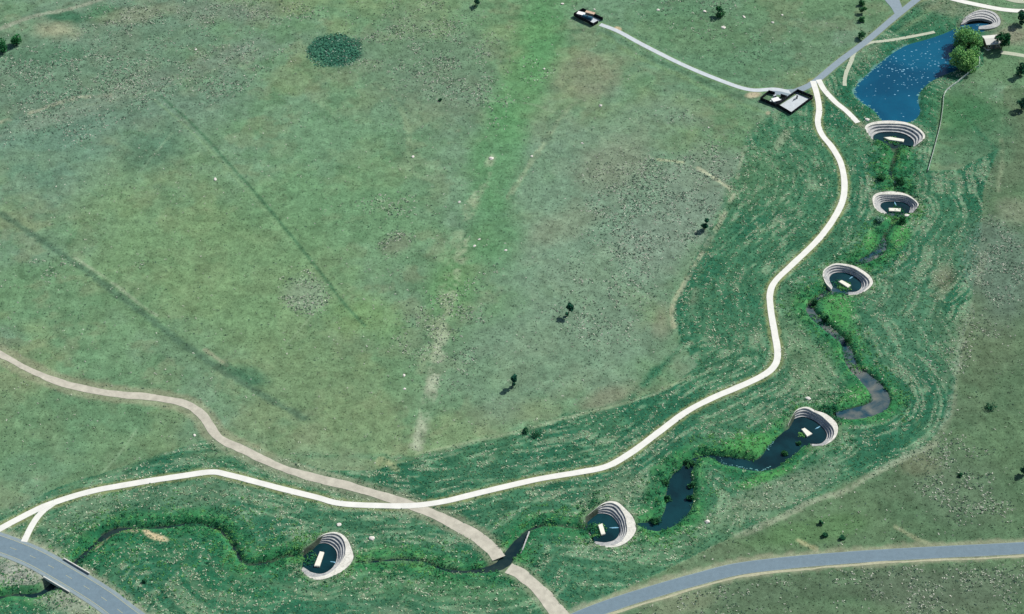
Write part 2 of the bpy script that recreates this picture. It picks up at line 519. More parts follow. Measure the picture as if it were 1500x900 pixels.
DIST = {k: dist_field(v, 9.0)[0] for k, v in W.items() if k != 'TRAIL'}
D_TRAIL, S_TRAIL = dist_field(W['TRAIL'], 110.0)
DIST['TRAIL'] = D_TRAIL
HALF = dict(TRAIL=1.55, SPUR_LEFT=1.3, SPUR_TOP=1.45, POND_PATH=0.9, POND_PATH2=0.9, DRIVE=1.9, DRIVE2=1.4, STUB=4.0, TOPROAD=1.6, TOPROAD2=1.6, HOUSEDRIVE=1.6,
            DIRT_A=2.6, DIRT_B=3.0, ROAD=6.5)
roadness = np.zeros(X.shape)
for k, d in DIST.items():
    roadness = np.maximum(roadness, 1 - sstep(HALF[k] + 1.2, HALF[k] + 4, d))
Z = B + (1 - roadness) * (0.5 * (fbm(X, Y, 13, 3, 1) - 0.5) + 0.22 * (fbm(X, Y, 2.6, 2, 6) - 0.5)) - 0.02
YARDS = ([(1110, 145), (1158, 170), (1192, 145), (1165, 130), (1122, 132)], [(838, 24), (868, 40), (886, 30), (854, 14)], [(1432, 75), (1470, 80), (1470, 48), (1432, 50)])
YARDM = np.zeros(X.shape, bool)
for px in YARDS:
    YARDM |= in_poly([P(u, v_)[:2] for u, v_ in px], X, Y)
Z = np.where(YARDM, B - 0.02, Z)
# creek
CREEK_D = np.full(X.shape, 1e6); CREEK_S = np.zeros(X.shape); CREEK_W = np.zeros(X.shape); CREEK_Z = np.zeros(X.shape)
wet = np.zeros(X.shape, bool)
for wr in WREACH:
    d, s = dist_field(wr, 95.0)
    L = np.concatenate([[0], np.cumsum(np.hypot(np.diff(wr[:, 0]), np.diff(wr[:, 1])))])
    w = np.interp(s, L, wr[:, 2]); wz = np.interp(s, L, wr[:, 3])
    dn = d + 0.9 * (fbm(X, Y, 5, 2, 2) - 0.5)
    e = dn - w / 2
    prof = np.where(e < 0, wz + np.maximum(e * 0.6, -0.7), np.where(e < 2.2, wz + e * 0.75, wz + 1.65 + (e - 2.2) * 0.28))
    Z = np.where(d < 40, np.minimum(Z, B + prof), Z)
    wet |= (e < 0.2) & (d < 40)
    m = (e < CREEK_D) & (d < 94)
    CREEK_D[m] = e[m]; CREEK_S[m] = s[m]; CREEK_W[m] = w[m]; CREEK_Z[m] = wz[m]
# pond
pd, _ = dist_field(np.vstack([WPOND, WPOND[:1]]), 25.0)
pin = in_poly(WPOND[::2], X, Y)
POND_E = np.where(pin, -pd, pd)
prof = np.where(pin, POND_LEVEL - np.minimum(pd * 0.4, 1.6), POND_LEVEL + pd * 0.32)
Z = np.where((POND_E < 20), np.minimum(Z, np.where(POND_E < 12, prof, 1e3)), Z)
# drop structure pits
for dr in DROPS:
    ox, oy, f = dr['org']
    lift = -0.35 if dr is DROPS[6] else 0.0
    o = spline([P(u, v, lift)[:2] for u, v in zz(ox, oy, f, dr['out'])], 0.5)
    i_ = spline([P(u, v, -dr['depth'] + 0.35)[:2] for u, v in zz(ox, oy, f, dr['inn'])], 0.5)
    t = np.linspace(0, 1, 81)
    dr['O'] = np.stack([np.interp(t, np.linspace(0, 1, len(o)), o[:, k]) for k in (0, 1)], 1)
    dr['I'] = np.stack([np.interp(t, np.linspace(0, 1, len(i_)), i_[:, k]) for k in (0, 1)], 1)
    dr['z0'] = float(H0(*dr['O'][40]))
    od, _ = dist_field(dr['O'], 14.0)
    ins = in_poly(dr['O'], X, Y)
    Z = np.where(ins, np.minimum(Z, B - np.clip((od - 0.55) * 2.5, 0, 1) * (dr['depth'] + 0.6)), Z)
    dr['od'] = od; dr['ins'] = ins
FORD = P(740, 822)
# keep the bed of the far pond inlet and the land under roads in order
for k in W:
    d = DIST[k]
    if k in ('DIRT_A', 'DIRT_B', 'TRAIL', 'DRIVE', 'DRIVE2', 'SPUR_TOP'):
        ford = np.hypot(X - FORD[0], Y - FORD[1]) < 7.5
        Z = np.where((d < HALF[k] + 0.6) & (Z < B - 0.03) & ~ford, np.maximum(Z, B - 0.03), Z)
# bridge opening: creek passes below the road; elsewhere the road sits on its bank
PB = P(88, 851)
nearb = np.hypot(X - PB[0], Y - PB[1]) < 8
m = (DIST['ROAD'] < 6.0) & ~nearb
Z = np.where(m & (Z < B - 0.03), np.maximum(Z, B - 0.03), Z)

# ------------------------------------------------------------------ ground colour (albedo, with a painted vignette gain)
U, V = to_px(X, Y, B)
N1 = fbm(X, Y, 60, 4, 0); N2 = fbm(X, Y, 22, 4, 4); N3 = fbm(X, Y, 7, 3, 2); N4 = fbm(X, Y, 2.4, 2, 7)
col = np.zeros(X.shape + (3,))
col[:] = lin((108, 140, 106))


def paint(mask, rgb):
    global col
    m = np.clip(mask, 0, 1)[..., None]
    col = col * (1 - m) + lin(rgb) * m


def blob(u, v, ru, rv, ang=0, soft=0.6, nz=0.5):
    a = math.radians(ang)
    du = U - u; dv = V - v
    p = du * math.cos(a) + dv * math.sin(a); q = -du * math.sin(a) + dv * math.cos(a)
    r = np.hypot(p / ru, q / rv) + nz * (N2 - 0.5) * 2 + 0.25 * (N3 - 0.5)
    return 1 - sstep(1 - soft, 1 + soft * 0.5, r)


paint(sstep(0.45, 0.62, N1) * 0.45, (116, 138, 122))
paint(sstep(0.50, 0.68, N2) * 0.4, (96, 128, 92))
paint(sstep(0.52, 0.66, fbm(X, Y, 35, 4, 6)) * 0.42, (128, 142, 102))
paint(sstep(0.52, 0.64, fbm(X, Y, 12, 5, 3)) * 0.36, (126, 132, 104))
paint(sstep(0.54, 0.68, fbm(X, Y, 9, 3, 5)) * 0.4, (88, 122, 90))
# broad areas of the western upland
for args, rgb, s in [
    ((900, 330, 210, 230, 10), (118, 142, 122), 0.7), ((820, 520, 200, 110, 0), (112, 136, 114), 0.7),
    ((640, 110, 140, 90, 0), (108, 130, 110), 0.6), ((120, 110, 260, 120, -10), (104, 128, 112), 0.6),
    ((60, 240, 130, 90, 0), (100, 134, 116), 0.5), ((330, 400, 230, 150, 25), (114, 142, 102), 0.7),
    ((450, 560, 150, 80, 0), (116, 136, 100), 0.6), ((500, 250, 160, 120, 0), (104, 142, 104), 0.5),
    ((110, 640, 170, 90, 0), (96, 130, 98), 0.6), ((1040, 60, 170, 80, 20), (92, 130, 98), 0.7),
    ((790, 50, 45, 70, 8), (88, 140, 92), 0.7), ((760, 130, 42, 70, 12), (92, 140, 92), 0.65), ((728, 230, 42, 80, 10), (88, 138, 92), 0.6),
    ((720, 340, 50, 60, 10), (86, 134, 90), 0.6), ((660, 420, 45, 60, 20), (98, 142, 92), 0.6), ((540, 460, 60, 40, 0), (120, 150, 96), 0.5),
    ((860, 110, 50, 40, 0), (140, 130, 112), 0.35), ((900, 240, 60, 40, -20), (134, 130, 112), 0.35), ((830, 330, 60, 25, -20), (132, 134, 112), 0.35),
    ((1040, 410, 45, 60, 20), (128, 128, 104), 0.5), ((890, 585, 60, 18, -15), (130, 128, 108), 0.6), ((970, 470, 20, 30, 0), (134, 126, 108), 0.5),
    ((225, 222, 48, 36, -10, 0.7, 0.25), (84, 118, 96), 0.75), ((490, 74, 40, 24, 5, 0.3, 0.1), (60, 112, 92), 0.9),
    ((95, 24, 36, 9, 5), (58, 104, 78), 0.8), ((150, 20, 24, 14, 0), (70, 116, 80), 0.6), ((75, 45, 40, 12, 5, 0.9, 1.2), (160, 158, 130), 0.7), ((70, 80, 70, 14, -5), (86, 122, 96), 0.6),
    ((200, 22, 60, 12, -10), (140, 142, 118), 0.5), ((330, 15, 60, 20, 0), (120, 130, 118), 0.5),
    ((370, 552, 34, 16, 20), (70, 112, 86), 0.7), ((320, 90, 90, 22, -15), (122, 134, 122), 0.5), ((100, 165, 120, 14, -18), (128, 142, 124), 0.5),
    ((450, 432, 30, 26, 0), (136, 152, 130), 0.6), ((578, 360, 26, 16, -20), (122, 128, 108), 0.6),
    ((1010, 290, 60, 110, 30), (126, 144, 126), 0.6), ((960, 360, 70, 60, 0), (128, 146, 128), 0.5),
]:
    paint(blob(*args) * s, rgb)

# the creek valley: greener, with rows of mown and lying straw that follow the trail
VAL_PX = [(1112, 178), (1090, 220), (1068, 280), (1040, 335), (1005, 405), (984, 460), (1000, 505), (1022, 535), (985, 566), (920, 588), (830, 612), (720, 640), (610, 672), (545, 690), (480, 690), (400, 665), (320, 640),
          (290, 648), (230, 668), (160, 690), (90, 712), (0, 752), (-80, 790), (-80, 930), (820, 960), (860, 885), (960, 842), (1090, 778), (1180, 735), (1260, 700), (1350, 660), (1392, 610), (1402, 540), (1424, 440), (1438, 340),
          (1440, 280), (1460, 220), (1400, 250), (1362, 250), (1380, 140), (1440, 95), (1445, 20), (1400, -10), (1345, 5), (1262, 75), (1205, 120), (1180, 150)]
VALP = np.array([P(u, v)[:2] for u, v in VAL_PX])
vd, _ = dist_field(np.vstack([VALP, VALP[:1]]), 30.0)
vin = in_poly(VALP, X, Y)
VALM = sstep(-2.5, 3.0, np.where(vin, vd, -vd) + 5 * (N3 - 0.5) + 3 * (N2 - 0.5))
paint(VALM * 0.95, (72, 120, 88))
streak = 0.6 * vnoise(D_TRAIL / 1.1, S_TRAIL / 5, 1) + 0.4 * vnoise(D_TRAIL / 2.6, S_TRAIL / 14, 2)
streak2 = 0.6 * vnoise(CREEK_D / 1.2, CREEK_S / 4.5, 3) + 0.4 * vnoise(CREEK_D / 3.0, CREEK_S / 12, 5)
STRK = np.where(D_TRAIL < np.maximum(CREEK_D, 0) * 0.8 + 4, streak, streak2)
STRK = STRK + 0.07 * np.sin(np.where(D_TRAIL < np.maximum(CREEK_D, 0) * 0.8 + 4, D_TRAIL, CREEK_D) * 2 * math.pi / 2.5)
STRK = np.where((CREEK_D > 70) & (D_TRAIL > 70), 0.30 + 0.35 * N4, STRK)
paint(VALM * sstep(0.48, 0.64, N2 + 0.15 * (N1 - .5)) * 0.7, (42, 102, 76))
paint(VALM * sstep(0.48, 0.72, STRK + 0.25 * (N4 - 0.5)) * sstep(0.36, 0.54, N1 + 0.5 * (N3 - 0.5)) * 0.5, (146, 166, 132))
paint(VALM * sstep(0.56, 0.72, 1 - STRK) * 0.45, (48, 98, 74))
for args, rgb, s in [   # straw-strewn and bare areas in the valley
    ((1190, 540, 45, 55, 20), (118, 140, 106), 0.55), ((1330, 470, 55, 110, 0), (92, 128, 100), 0.4), ((1100, 260, 60, 60, 0), (98, 132, 96), 0.5),
    ((1160, 480, 26, 60, 0), (112, 138, 104), 0.55), ((1120, 730, 120, 22, -25), (132, 144, 118), 0.6), ((900, 720, 60, 25, -20), (124, 142, 112), 0.5),
    ((260, 725, 130, 18, -5), (104, 134, 104), 0.6), ((130, 745, 50, 18, -20), (122, 142, 112), 0.5), ((620, 860, 170, 22, 5), (92, 132, 92), 0.6), ((700, 690, 90, 12, -15), (70, 116, 88), 0.4),
    ((1000, 790, 120, 30, -22), (100, 134, 98), 0.5), ((40, 850, 70, 30, 25), (150, 154, 138), 0.75), ((95, 885, 40, 16, 20), (140, 148, 124), 0.6), ((60, 800, 40, 14, 25), (140, 146, 120), 0.5),
    ((760, 680, 60, 14, -15), (60, 110, 84), 0.5), ((1380, 400, 20, 60, 5), (112, 124, 98), 0.4), ((1395, 365, 40, 60, 0), (74, 118, 90), 0.5),
]:
    paint(blob(*args) * s * VALM, rgb)
# right-hand upland and corners
RUP = in_poly([flat(u, v) for u, v in [(860, 885), (960, 842), (1090, 778), (1180, 735), (1260, 700), (1350, 660), (1392, 610), (1402, 540), (1424, 440), (1438, 340), (1440, 280), (1470, 200), (1470, 130), (1700, 130), (2200, 1300), (700, 1300), (830, 905)]], X, Y)
paint(RUP * 0.9, (97, 123, 92))
RU = RUP.astype(float)
paint(RU * sstep(0.47, 0.66, N2) * 0.5, (82, 110, 84)); paint(RU * sstep(0.5, 0.7, N1) * 0.5, (108, 122, 98))
for args, rgb, s in [((1470, 400, 60, 90, 0), (104, 126, 112), 0.7), ((1490, 310, 35, 22, 10), (132, 142, 118), 0.7), ((1400, 720, 90, 60, 20), (100, 122, 98), 0.6), ((1340, 680, 40, 20, 0), (126, 122, 100), 0.4),
                     ((1100, 870, 190, 35, -8), (96, 116, 92), 0.8), ((1380, 860, 160, 35, 0), (98, 114, 94), 0.8), ((1000, 885, 60, 16, -15), (132, 142, 114), 0.6), ((1180, 780, 90, 18, -10), (92, 128, 84), 0.6),
                     ((1430, 200, 60, 60, 0), (64, 112, 84), 0.6), ((1440, 520, 60, 60, 0), (106, 120, 94), 0.5), ((1385, 410, 20, 26, 0), (128, 118, 98), 0.5)]:
    paint(blob(*args) * s * (RUP | (U > 1360)), rgb)
paint(blob(1410, 160, 60, 40, 0) * (POND_E > 2) * 0.7, (66, 116, 78))
paint(blob(1478, 52, 38, 16, 0) * 0.7, (146, 142, 124)); paint(blob(1405, 12, 60, 12, 8) * 0.5, (140, 142, 118))
# lush riparian belt
lush = np.clip(1 - sstep(2.0, 9.0, CREEK_D + 7 * (N3 - 0.5)), 0, 1)
paint(lush * 0.85, (58, 126, 74)); paint(lush * sstep(0.5, 0.62, N3) * 0.6, (40, 100, 70)); paint(lush * sstep(0.56, 0.7, N4) * 0.5, (98, 152, 92))
for args in [(1095, 660, 60, 26, -15), (1215, 470, 30, 45, 30), (1265, 560, 34, 44, 0), (1310, 250, 30, 30, 0), (1305, 345, 34, 26, 0), (250, 800, 150, 36, 0), (330, 850, 150, 40, 10), (180, 790, 80, 26, -20), (1110, 690, 60, 14, -20), (800, 775, 70, 16, 0), (760, 850, 60, 10, 0), (700, 815, 60, 12, 20), (980, 715, 30, 40, 0)]:
    paint(blob(*args) * VALM * 0.6, (44, 108, 74))
for args in [(1228, 455, 22, 34, -30), (1258, 580, 26, 16, 0), (1100, 652, 44, 16, -8), (1120, 700, 40, 8, -20), (1320, 345, 14, 22, 20), (1275, 352, 12, 16, 0)]:
    paint(blob(*args) * 0.75 * (CREEK_D > 0.5), (86, 150, 82))
# pond margin
pm = (POND_E > -0.5) * (1 - sstep(2.5, 9, POND_E + 4 * (N3 - 0.5)))
paint(pm * 0.7, (46, 104, 76))
paint(((POND_E > -1.2) & (POND_E < 1.0)) * sstep(0.4, 0.6, N3) * 0.5 * (U < 1350), (126, 168, 160))
# mud under water and at the ford
paint(wet.astype(float) * 0.8, (70, 76, 64))
for dr in DROPS:
    m = (1 - sstep(0.8, 2.6, dr['od'] + 2 * (N4 - 0.5))) * (~dr['ins'])
    paint(m * 0.35, (150, 150, 124))
    paint(dr['ins'] * 1.0, (70, 78, 66))


def line(px, width, rgb, s, brk=0.0, soft=0.5, wob=0.6):
    d, sl = dist_field(path_px(px), width * 2 + 4)
    e = np.abs(d + wob * (N4 - 0.5) * width)
    m = 1 - sstep(width * 0.5 * (1 - soft), width * 0.5 * (1 + soft), e)
    if brk: m = m * sstep(brk - 0.14, brk + 0.12, 0.6 * N3 + 0.4 * N4)
    paint(m * s, rgb)


# old ditches, fence scars, trampled tracks
line([(-20, 300), (60, 352), (130, 400), (200, 452), (262, 500), (330, 545), (390, 582), (445, 612)], 3.2, (78, 106, 86), 0.72, 0.22, 0.7)
line([(110, 378), (170, 418), (205, 446), (230, 462)], 1.4, (158, 166, 142), 0.55, 0.4)
line([(300, 512), (322, 528), (332, 535)], 1.6, (164, 164, 138), 0.6)
line([(332, 536), (350, 548), (372, 560)], 4, (66, 106, 82), 0.6)
line([(235, 140), (290, 190), (340, 245), (385, 295), (430, 350), (470, 400), (500, 440), (535, 478)], 1.3, (66, 106, 78), 0.75, 0.28, 0.6)
line([(225, 145), (285, 197), (335, 250), (380, 300), (425, 355)], 1.4, (126, 154, 116), 0.5, 0.4)
line([(0, 42), (50, 24), (100, 14), (150, -2)], 3.0, (150, 156, 136), 0.75, 0.3)
line([(0, 180), (60, 160), (110, 145), (160, 140)], 3, (168, 164, 140), 0.6, 0.52)
line([(100, 160), (160, 148), (230, 132), (330, 95), (400, 60)], 2, (130, 148, 120), 0.4, 0.45)
line([(553, 122), (580, 150), (597, 185), (600, 225)], 3, (132, 150, 118), 0.5, 0.4)
line([(842, 150), (820, 175), (800, 205), (780, 235), (745, 290)], 2.6, (142, 156, 126), 0.6, 0.4)
line([(720, 225), (712, 260), (690, 300), (680, 350), (660, 430), (645, 490), (632, 560), (612, 650)], 4.5, (156, 164, 138), 0.6, 0.55)
line([(652, 480), (640, 530), (628, 590), (610, 655)], 5.0, (162, 170, 146), 0.75, 0.48)
line([(690, 300), (676, 345), (655, 440), (638, 500), (625, 540)], 9, (136, 152, 120), 0.6, 0.55)
line([(700, 148), (760, 150), (800, 160), (860, 190), (900, 212), (960, 232), (1005, 240), (1040, 258), (1072, 278)], 1.2, (140, 158, 130), 0.4, 0.42)
line([(965, 234), (1000, 238)], 1.8, (176, 180, 146), 0.7); line([(1022, 246), (1045, 260), (1070, 277)], 1.8, (186, 188, 158), 0.8)
line([(1075, 285), (1050, 335), (1020, 385), (1000, 420), (985, 450), (988, 480)], 2.2, (170, 170, 140), 0.7, 0.47)
line([(1092, 215), (1083, 245), (1080, 262)], 1.6, (160, 170, 140), 0.6, 0.4)
line([(610, 665), (680, 650), (760, 632), (830, 612), (900, 595), (960, 577), (1010, 552)], 1.5, (150, 164, 130), 0.65, 0.36)
line([(555, 680), (560, 672), (580, 688)], 2.5, (168, 172, 130), 0.6, 0.4)
line([(1372, 650), (1330, 668), (1275, 697), (1230, 722), (1195, 732), (1140, 760), (1080, 785)], 2.8, (150, 160, 134), 0.8, 0.36)
line([(1448, 330), (1436, 400), (1420, 460), (1404, 530), (1396, 580), (1388, 612), (1372, 640)], 3.5, (140, 152, 128), 0.55, 0.5)
line([(1466, 205), (1468, 235), (1462, 280)], 2.2, (140, 154, 124), 0.5, 0.46)
line([(1312, 772), (1340, 788), (1372, 802)], 1.6, (160, 166, 132), 0.7)
line([(1170, 792), (1195, 805)], 2.0, (176, 172, 134), 0.7)
line([(150, 692), (175, 665), (200, 630)], 1.0, (136, 160, 128), 0.5); line([(420, 505), (450, 470), (480, 435)], 1.0, (140, 162, 128), 0.5)
line([(205, 252), (235, 215), (252, 195)], 1.6, (124, 150, 122), 0.5); line([(1390, 128), (1375, 160), (1372, 200)], 1.0, (120, 150, 120), 0.3)
line([(888, 46), (940, 78), (1000, 105), (1060, 132), (1110, 150)], 1.8, (78, 112, 86), 0.55)
line([(880, 50), (930, 82), (1000, 113), (1060, 142), (1120, 165)], 3.0, (118, 146, 104), 0.4)
line([(1360, 258), (1400, 270), (1440, 268)], 2.0, (40, 92, 74), 0.5)
line([(200, 776), (182, 774), (164, 779), (150, 789), (140, 799)], 2.6, (176, 164, 132), 0.8, 0.3)
line([(540, 821), (600, 820), (660, 826)], 4.5, (110, 138, 100), 0.5, 0.45)
# road margins
for k, w, rgb, s in [('TRAIL', 1.1, (142, 146, 100), 0.8), ('SPUR_LEFT', 0.9, (132, 142, 98), 0.6), ('SPUR_TOP', 1.0, (136, 146, 104), 0.6), ('DIRT_A', 2.2, (142, 144, 118), 0.7), ('DIRT_B', 1.4, (150, 150, 122), 0.5),
                     ('DRIVE', 0.8, (136, 148, 112), 0.5), ('DRIVE2', 0.9, (122, 148, 104), 0.6), ('TOPROAD', 0.8, (100, 120, 84), 0.5), ('ROAD', 0, (160, 160, 132), 0.0)]:
    paint((1 - sstep(HALF[k] + w * 0.4, HALF[k] + w * 1.6, DIST[k] + 1.4 * (N4 - 0.5))) * s, rgb)
RW = np.array(W['ROAD'])
rd, rs = dist_field(RW, 12.0)
Lr = np.concatenate([[0], np.cumsum(np.hypot(np.diff(RW[:, 0]), np.diff(RW[:, 1])))])
rhalf = np.interp(rs, Lr, RW[:, 2]) / 2
paint((1 - sstep(rhalf + 0.8, rhalf + 3.2, rd + 2.6 * (N4 - 0.5) + 1.5 * (N3 - 0.5))) * 0.75, (158, 160, 134))
paint(blob(35, 852, 55, 26, 25) * (CREEK_D > 3) * 0.75, (158, 158, 144)); paint(blob(110, 885, 50, 18, 30) * 0.5, (146, 150, 130))
# bare earth beside the well yards, sand bar, landing spots
for args, rgb, s in [((1104, 139, 12, 5, -5, 0.5, 0.2), (190, 176, 148), 0.9), ((905, 43, 6, 4, 10, 0.4, 0.2), (206, 184, 150), 0.9), ((1125, 166, 4, 3, 0, 0.5, 0.1), (170, 160, 134), 0.8), ((230, 787, 18, 5, 15, 0.3, 0.15), (214, 192, 152), 1.0), ((216, 780, 9, 4, 30, 0.3, 0.15), (206, 184, 146), 0.9),
                     ((1145, 205, 18, 6, -55, 0.6, 0.3), (150, 160, 130), 0.6), ((1262, 184, 7, 4, 20), (166, 164, 136), 0.6)]:
    paint(blob(*args) * s, rgb)
MOTTLE = 0.94 + 0.36 * (N4 - 0.5) + 0.26 * (N3 - 0.5)  # random mottling of the ground tone
left = 1 - sstep(850, 1250, U)  # upland painted brighter toward the left, a vignette put into the colour
col = col * ((np.array((0.945, 0.98, 0.96)) * (1 - VALM[..., None]) + np.array((0.95, 1.02, 1.04)) * VALM[..., None]) * (0.95 + 0.10 * left * (1 - VALM))[..., None])
col = np.clip(col * MOTTLE[..., None], 0.01, 0.8)

idx = np.arange(ny * nx).reshape(ny, nx)
F = np.stack([idx[:-1, :-1], idx[:-1, 1:], idx[1:, 1:], idx[1:, :-1]], -1).reshape(-1, 4)
ground = np_mesh('ground', np.stack([X, Y, Z], -1).reshape(-1, 3), F, M['ground'], col.reshape(-1, 3), smooth=True)
tag(ground, kind='structure')


def gi(x, y):
    i = np.clip(np.searchsorted(gx, x), 1, nx - 1); j = np.clip(np.searchsorted(gy, y), 1, ny - 1)
    i = np.where(np.abs(gx[i - 1] - x) < np.abs(gx[i] - x), i - 1, i); j = np.where(np.abs(gy[j - 1] - y) < np.abs(gy[j] - y), j - 1, j)
    return j, i


def gz(x, y):
    """ground height, bilinear"""
    i = int(np.clip(np.searchsorted(gx, x) - 1, 0, nx - 2)); j = int(np.clip(np.searchsorted(gy, y) - 1, 0, ny - 2))
    a = (x - gx[i]) / (gx[i + 1] - gx[i]); b_ = (y - gy[j]) / (gy[j + 1] - gy[j])
    return float((Z[j, i] * (1 - a) + Z[j, i + 1] * a) * (1 - b_) + (Z[j + 1, i] * (1 - a) + Z[j + 1, i + 1] * a) * b_)


# ------------------------------------------------------------------ ribbons: roads, paths, water
def tangents(p):
    t = np.gradient(p[:, :2], axis=0)
    t /= np.linalg.norm(t, axis=1)[:, None] + 1e-9
    return t, np.stack([t[:, 1], -t[:, 0]], 1)


def ribbon(name, pl, half, zoff, mat, ragged=0.0, skirt=0.25, zline=None, seed=0, parent=None):
    t, n = tangents(pl)
    m = len(pl)
    h = np.full(m, half) if np.isscalar(half) else np.asarray(half)
    s = np.arange(m)
    l = h + ragged * (fbm(s, s * 0, 11, 4, seed) - 0.5) * 2
    r = h + ragged * (fbm(s, s * 0 + 9.5, 11, 4, seed + 1) - 0.5) * 2
    zb = (H0(pl[:, 0], pl[:, 1]) if zline is None else zline) + zoff
    V = []
    for off, dz in ((-l - 0.04, -skirt), (-l, 0), (-l * 0, 0.0), (r, 0), (r + 0.04, -skirt)):
        xy = pl[:, :2] + n * off[:, None]
        z = (H0(xy[:, 0], xy[:, 1]) if zline is None else zline) + zoff + dz
        V.append(np.column_stack([xy, z]))
    V = np.stack(V, 1).reshape(-1, 3)
    a = np.arange(m - 1)[:, None] * 5 + np.arange(4)[None]
    F = np.stack([a, a + 1, a + 6, a + 5], -1).reshape(-1, 4)
    o = np_mesh(name, V, F, mat, parent=parent)
    return o


def S(o): return tag(o, kind='structure')


S(ribbon('concrete_trail', W['TRAIL'], 1.38, 0.10, M['trail'], 0.22, seed=1))
S(ribbon('trail_spur', W['SPUR_LEFT'], 1.2, 0.085, M['trail'], 0.08, seed=2))
S(ribbon('trail_spur', W['SPUR_TOP'], 1.4, 0.085, M['trail'], 0.2, seed=3))
S(ribbon('gravel_path', W['POND_PATH'], 0.95, 0.05, M['gravelpath'], 0.35, seed=4))
S(ribbon('gravel_path', W['POND_PATH2'], 1.0, 0.05, M['gravelpath'], 0.4, seed=5))
S(ribbon('dirt_road', W['DIRT_A'], np.interp(np.arange(len(W['DIRT_A'])), [0, len(W['DIRT_A']) * .45, len(W['DIRT_A']) * .8, len(W['DIRT_A'])], [1.5, 1.8, 2.0, 2.9]), 0.055, M['dirt'], 0.9, seed=6))
S(ribbon('dirt_road', W['DIRT_B'], 3.0, 0.055, M['dirt'], 1.2, seed=7))
S(ribbon('access_drive', W['DRIVE'], 1.75, 0.07, M['asphalt2'], 0.12, seed=2))
S(ribbon('access_drive', W['DRIVE2'], 1.3, 0.06, M['pad'], 0.12, seed=3))
S(ribbon('access_drive', W['STUB'], np.linspace(5.5, 2.0, len(W['STUB'])), 0.05, M['asphalt2'], 0.1, seed=4))
S(ribbon('concrete_trail', W['TOPROAD'], 1.6, 0.08, M['trail'], 0.1, seed=5))
S(ribbon('concrete_trail', W['TOPROAD2'], 1.5, 0.07, M['gravelpath'], 0.1, seed=6))
S(ribbon('house_drive', W['HOUSEDRIVE'], 1.5, 0.06, M['gravelpath'], 0.2, seed=7))
# yard apron in front of the well enclosures
ap = [P(u, v) for u, v in [(1126, 131), (1162, 131), (1180, 124), (1166, 136), (1152, 143), (1140, 139), (1131, 139)]]
S(obj('yard_apron', [(p[0], p[1], p[2] + 0.055) for p in ap], [tuple(range(len(ap)))], M['asphalt2']))
road = ribbon('asphalt_road', RW, RW[:, 2] / 2, 0.06, M['shoulder'], 0.12, seed=1)
S(road)
rl = ribbon('asphalt_lanes', RW, RW[:, 2] / 2 - np.interp(RW[:, 2], [6, 10], [0.3, 1.3]), 0.075, M['asphalt'], 0.04, skirt=0.01, seed=2, parent=road)
t_, n_ = tangents(RW)
dash = None
for i in range(12, 260, 9):
    p = RW[i]; a = math.atan2(t_[i][1], t_[i][0])
    if dash is None:
        dash = MB().box(-1.5, 1.5, -0.09, 0.09, -0.006, 0.0).build('lane_dash', M['paint'], road)
        o = dash
    else:
        o = dash.copy(); C.objects.link(o)
    o.location = (p[0], p[1], float(H0(p[0], p[1])) + 0.092); o.rotation_euler = (0, 0, a)
for sgn in (-1, 1):
    e = RW.copy(); e[:, :2] += n_ * (sgn * (RW[:, 2] / 2 - np.interp(RW[:, 2], [6, 10], [0.5, 1.5])))[:, None]
    ribbon('edge_line', e[:260], 0.07, 0.09, M['paint'], 0, 0.005, parent=road)
# pale gravel verge along the inside of the lower road
e = RW.copy(); e[:, :2] += n_ * (RW[:, 2] / 2 + 0.9)[:, None]
sel = e[(to_px(e[:, 0], e[:, 1], 0)[0] > 840)]
S(ribbon('gravel_verge', sel, 0.5, 0.03, M['verge'], 0.8, seed=3))

for wr, mk, dk in zip(WREACH, REACH_MAT, (5, 4, 3, 2, 1, 0)):
    z = H0(wr[:, 0], wr[:, 1]) + wr[:, 3]
    k = np.ones(9) / 9
    z = np.convolve(np.pad(z, 4, mode='edge'), k, 'valid')
    wb = 1 - sstep(10, 26, np.arange(len(wr)))
    z = z * (1 - wb) + wb * (DROPS[dk]['z0'] - DROPS[dk]['depth'] + 0.345)
    S(ribbon('creek_water', wr, wr[:, 2] / 2 + np.interp(wr[:, 2], [1.5, 4], [0.45, 1.0]), 0, M[mk], 0.2, 0.3, zline=z))
cp = WPOND.mean(0)
t_, n_ = tangents(np.vstack([WPOND, WPOND[:1]]))
sgn = 1 if in_poly(WPOND, np.array([WPOND[10][0] + n_[10][0]]), np.array([WPOND[10][1] + n_[10][1]]))[0] == False else -1
wp = WPOND + sgn * n_[:-1] * 1.6
S(obj('pond_water', [(p[0], p[1], POND_LEVEL) for p in wp], [tuple(range(len(wp)))], M['pond']))
fp = P(225, 786)

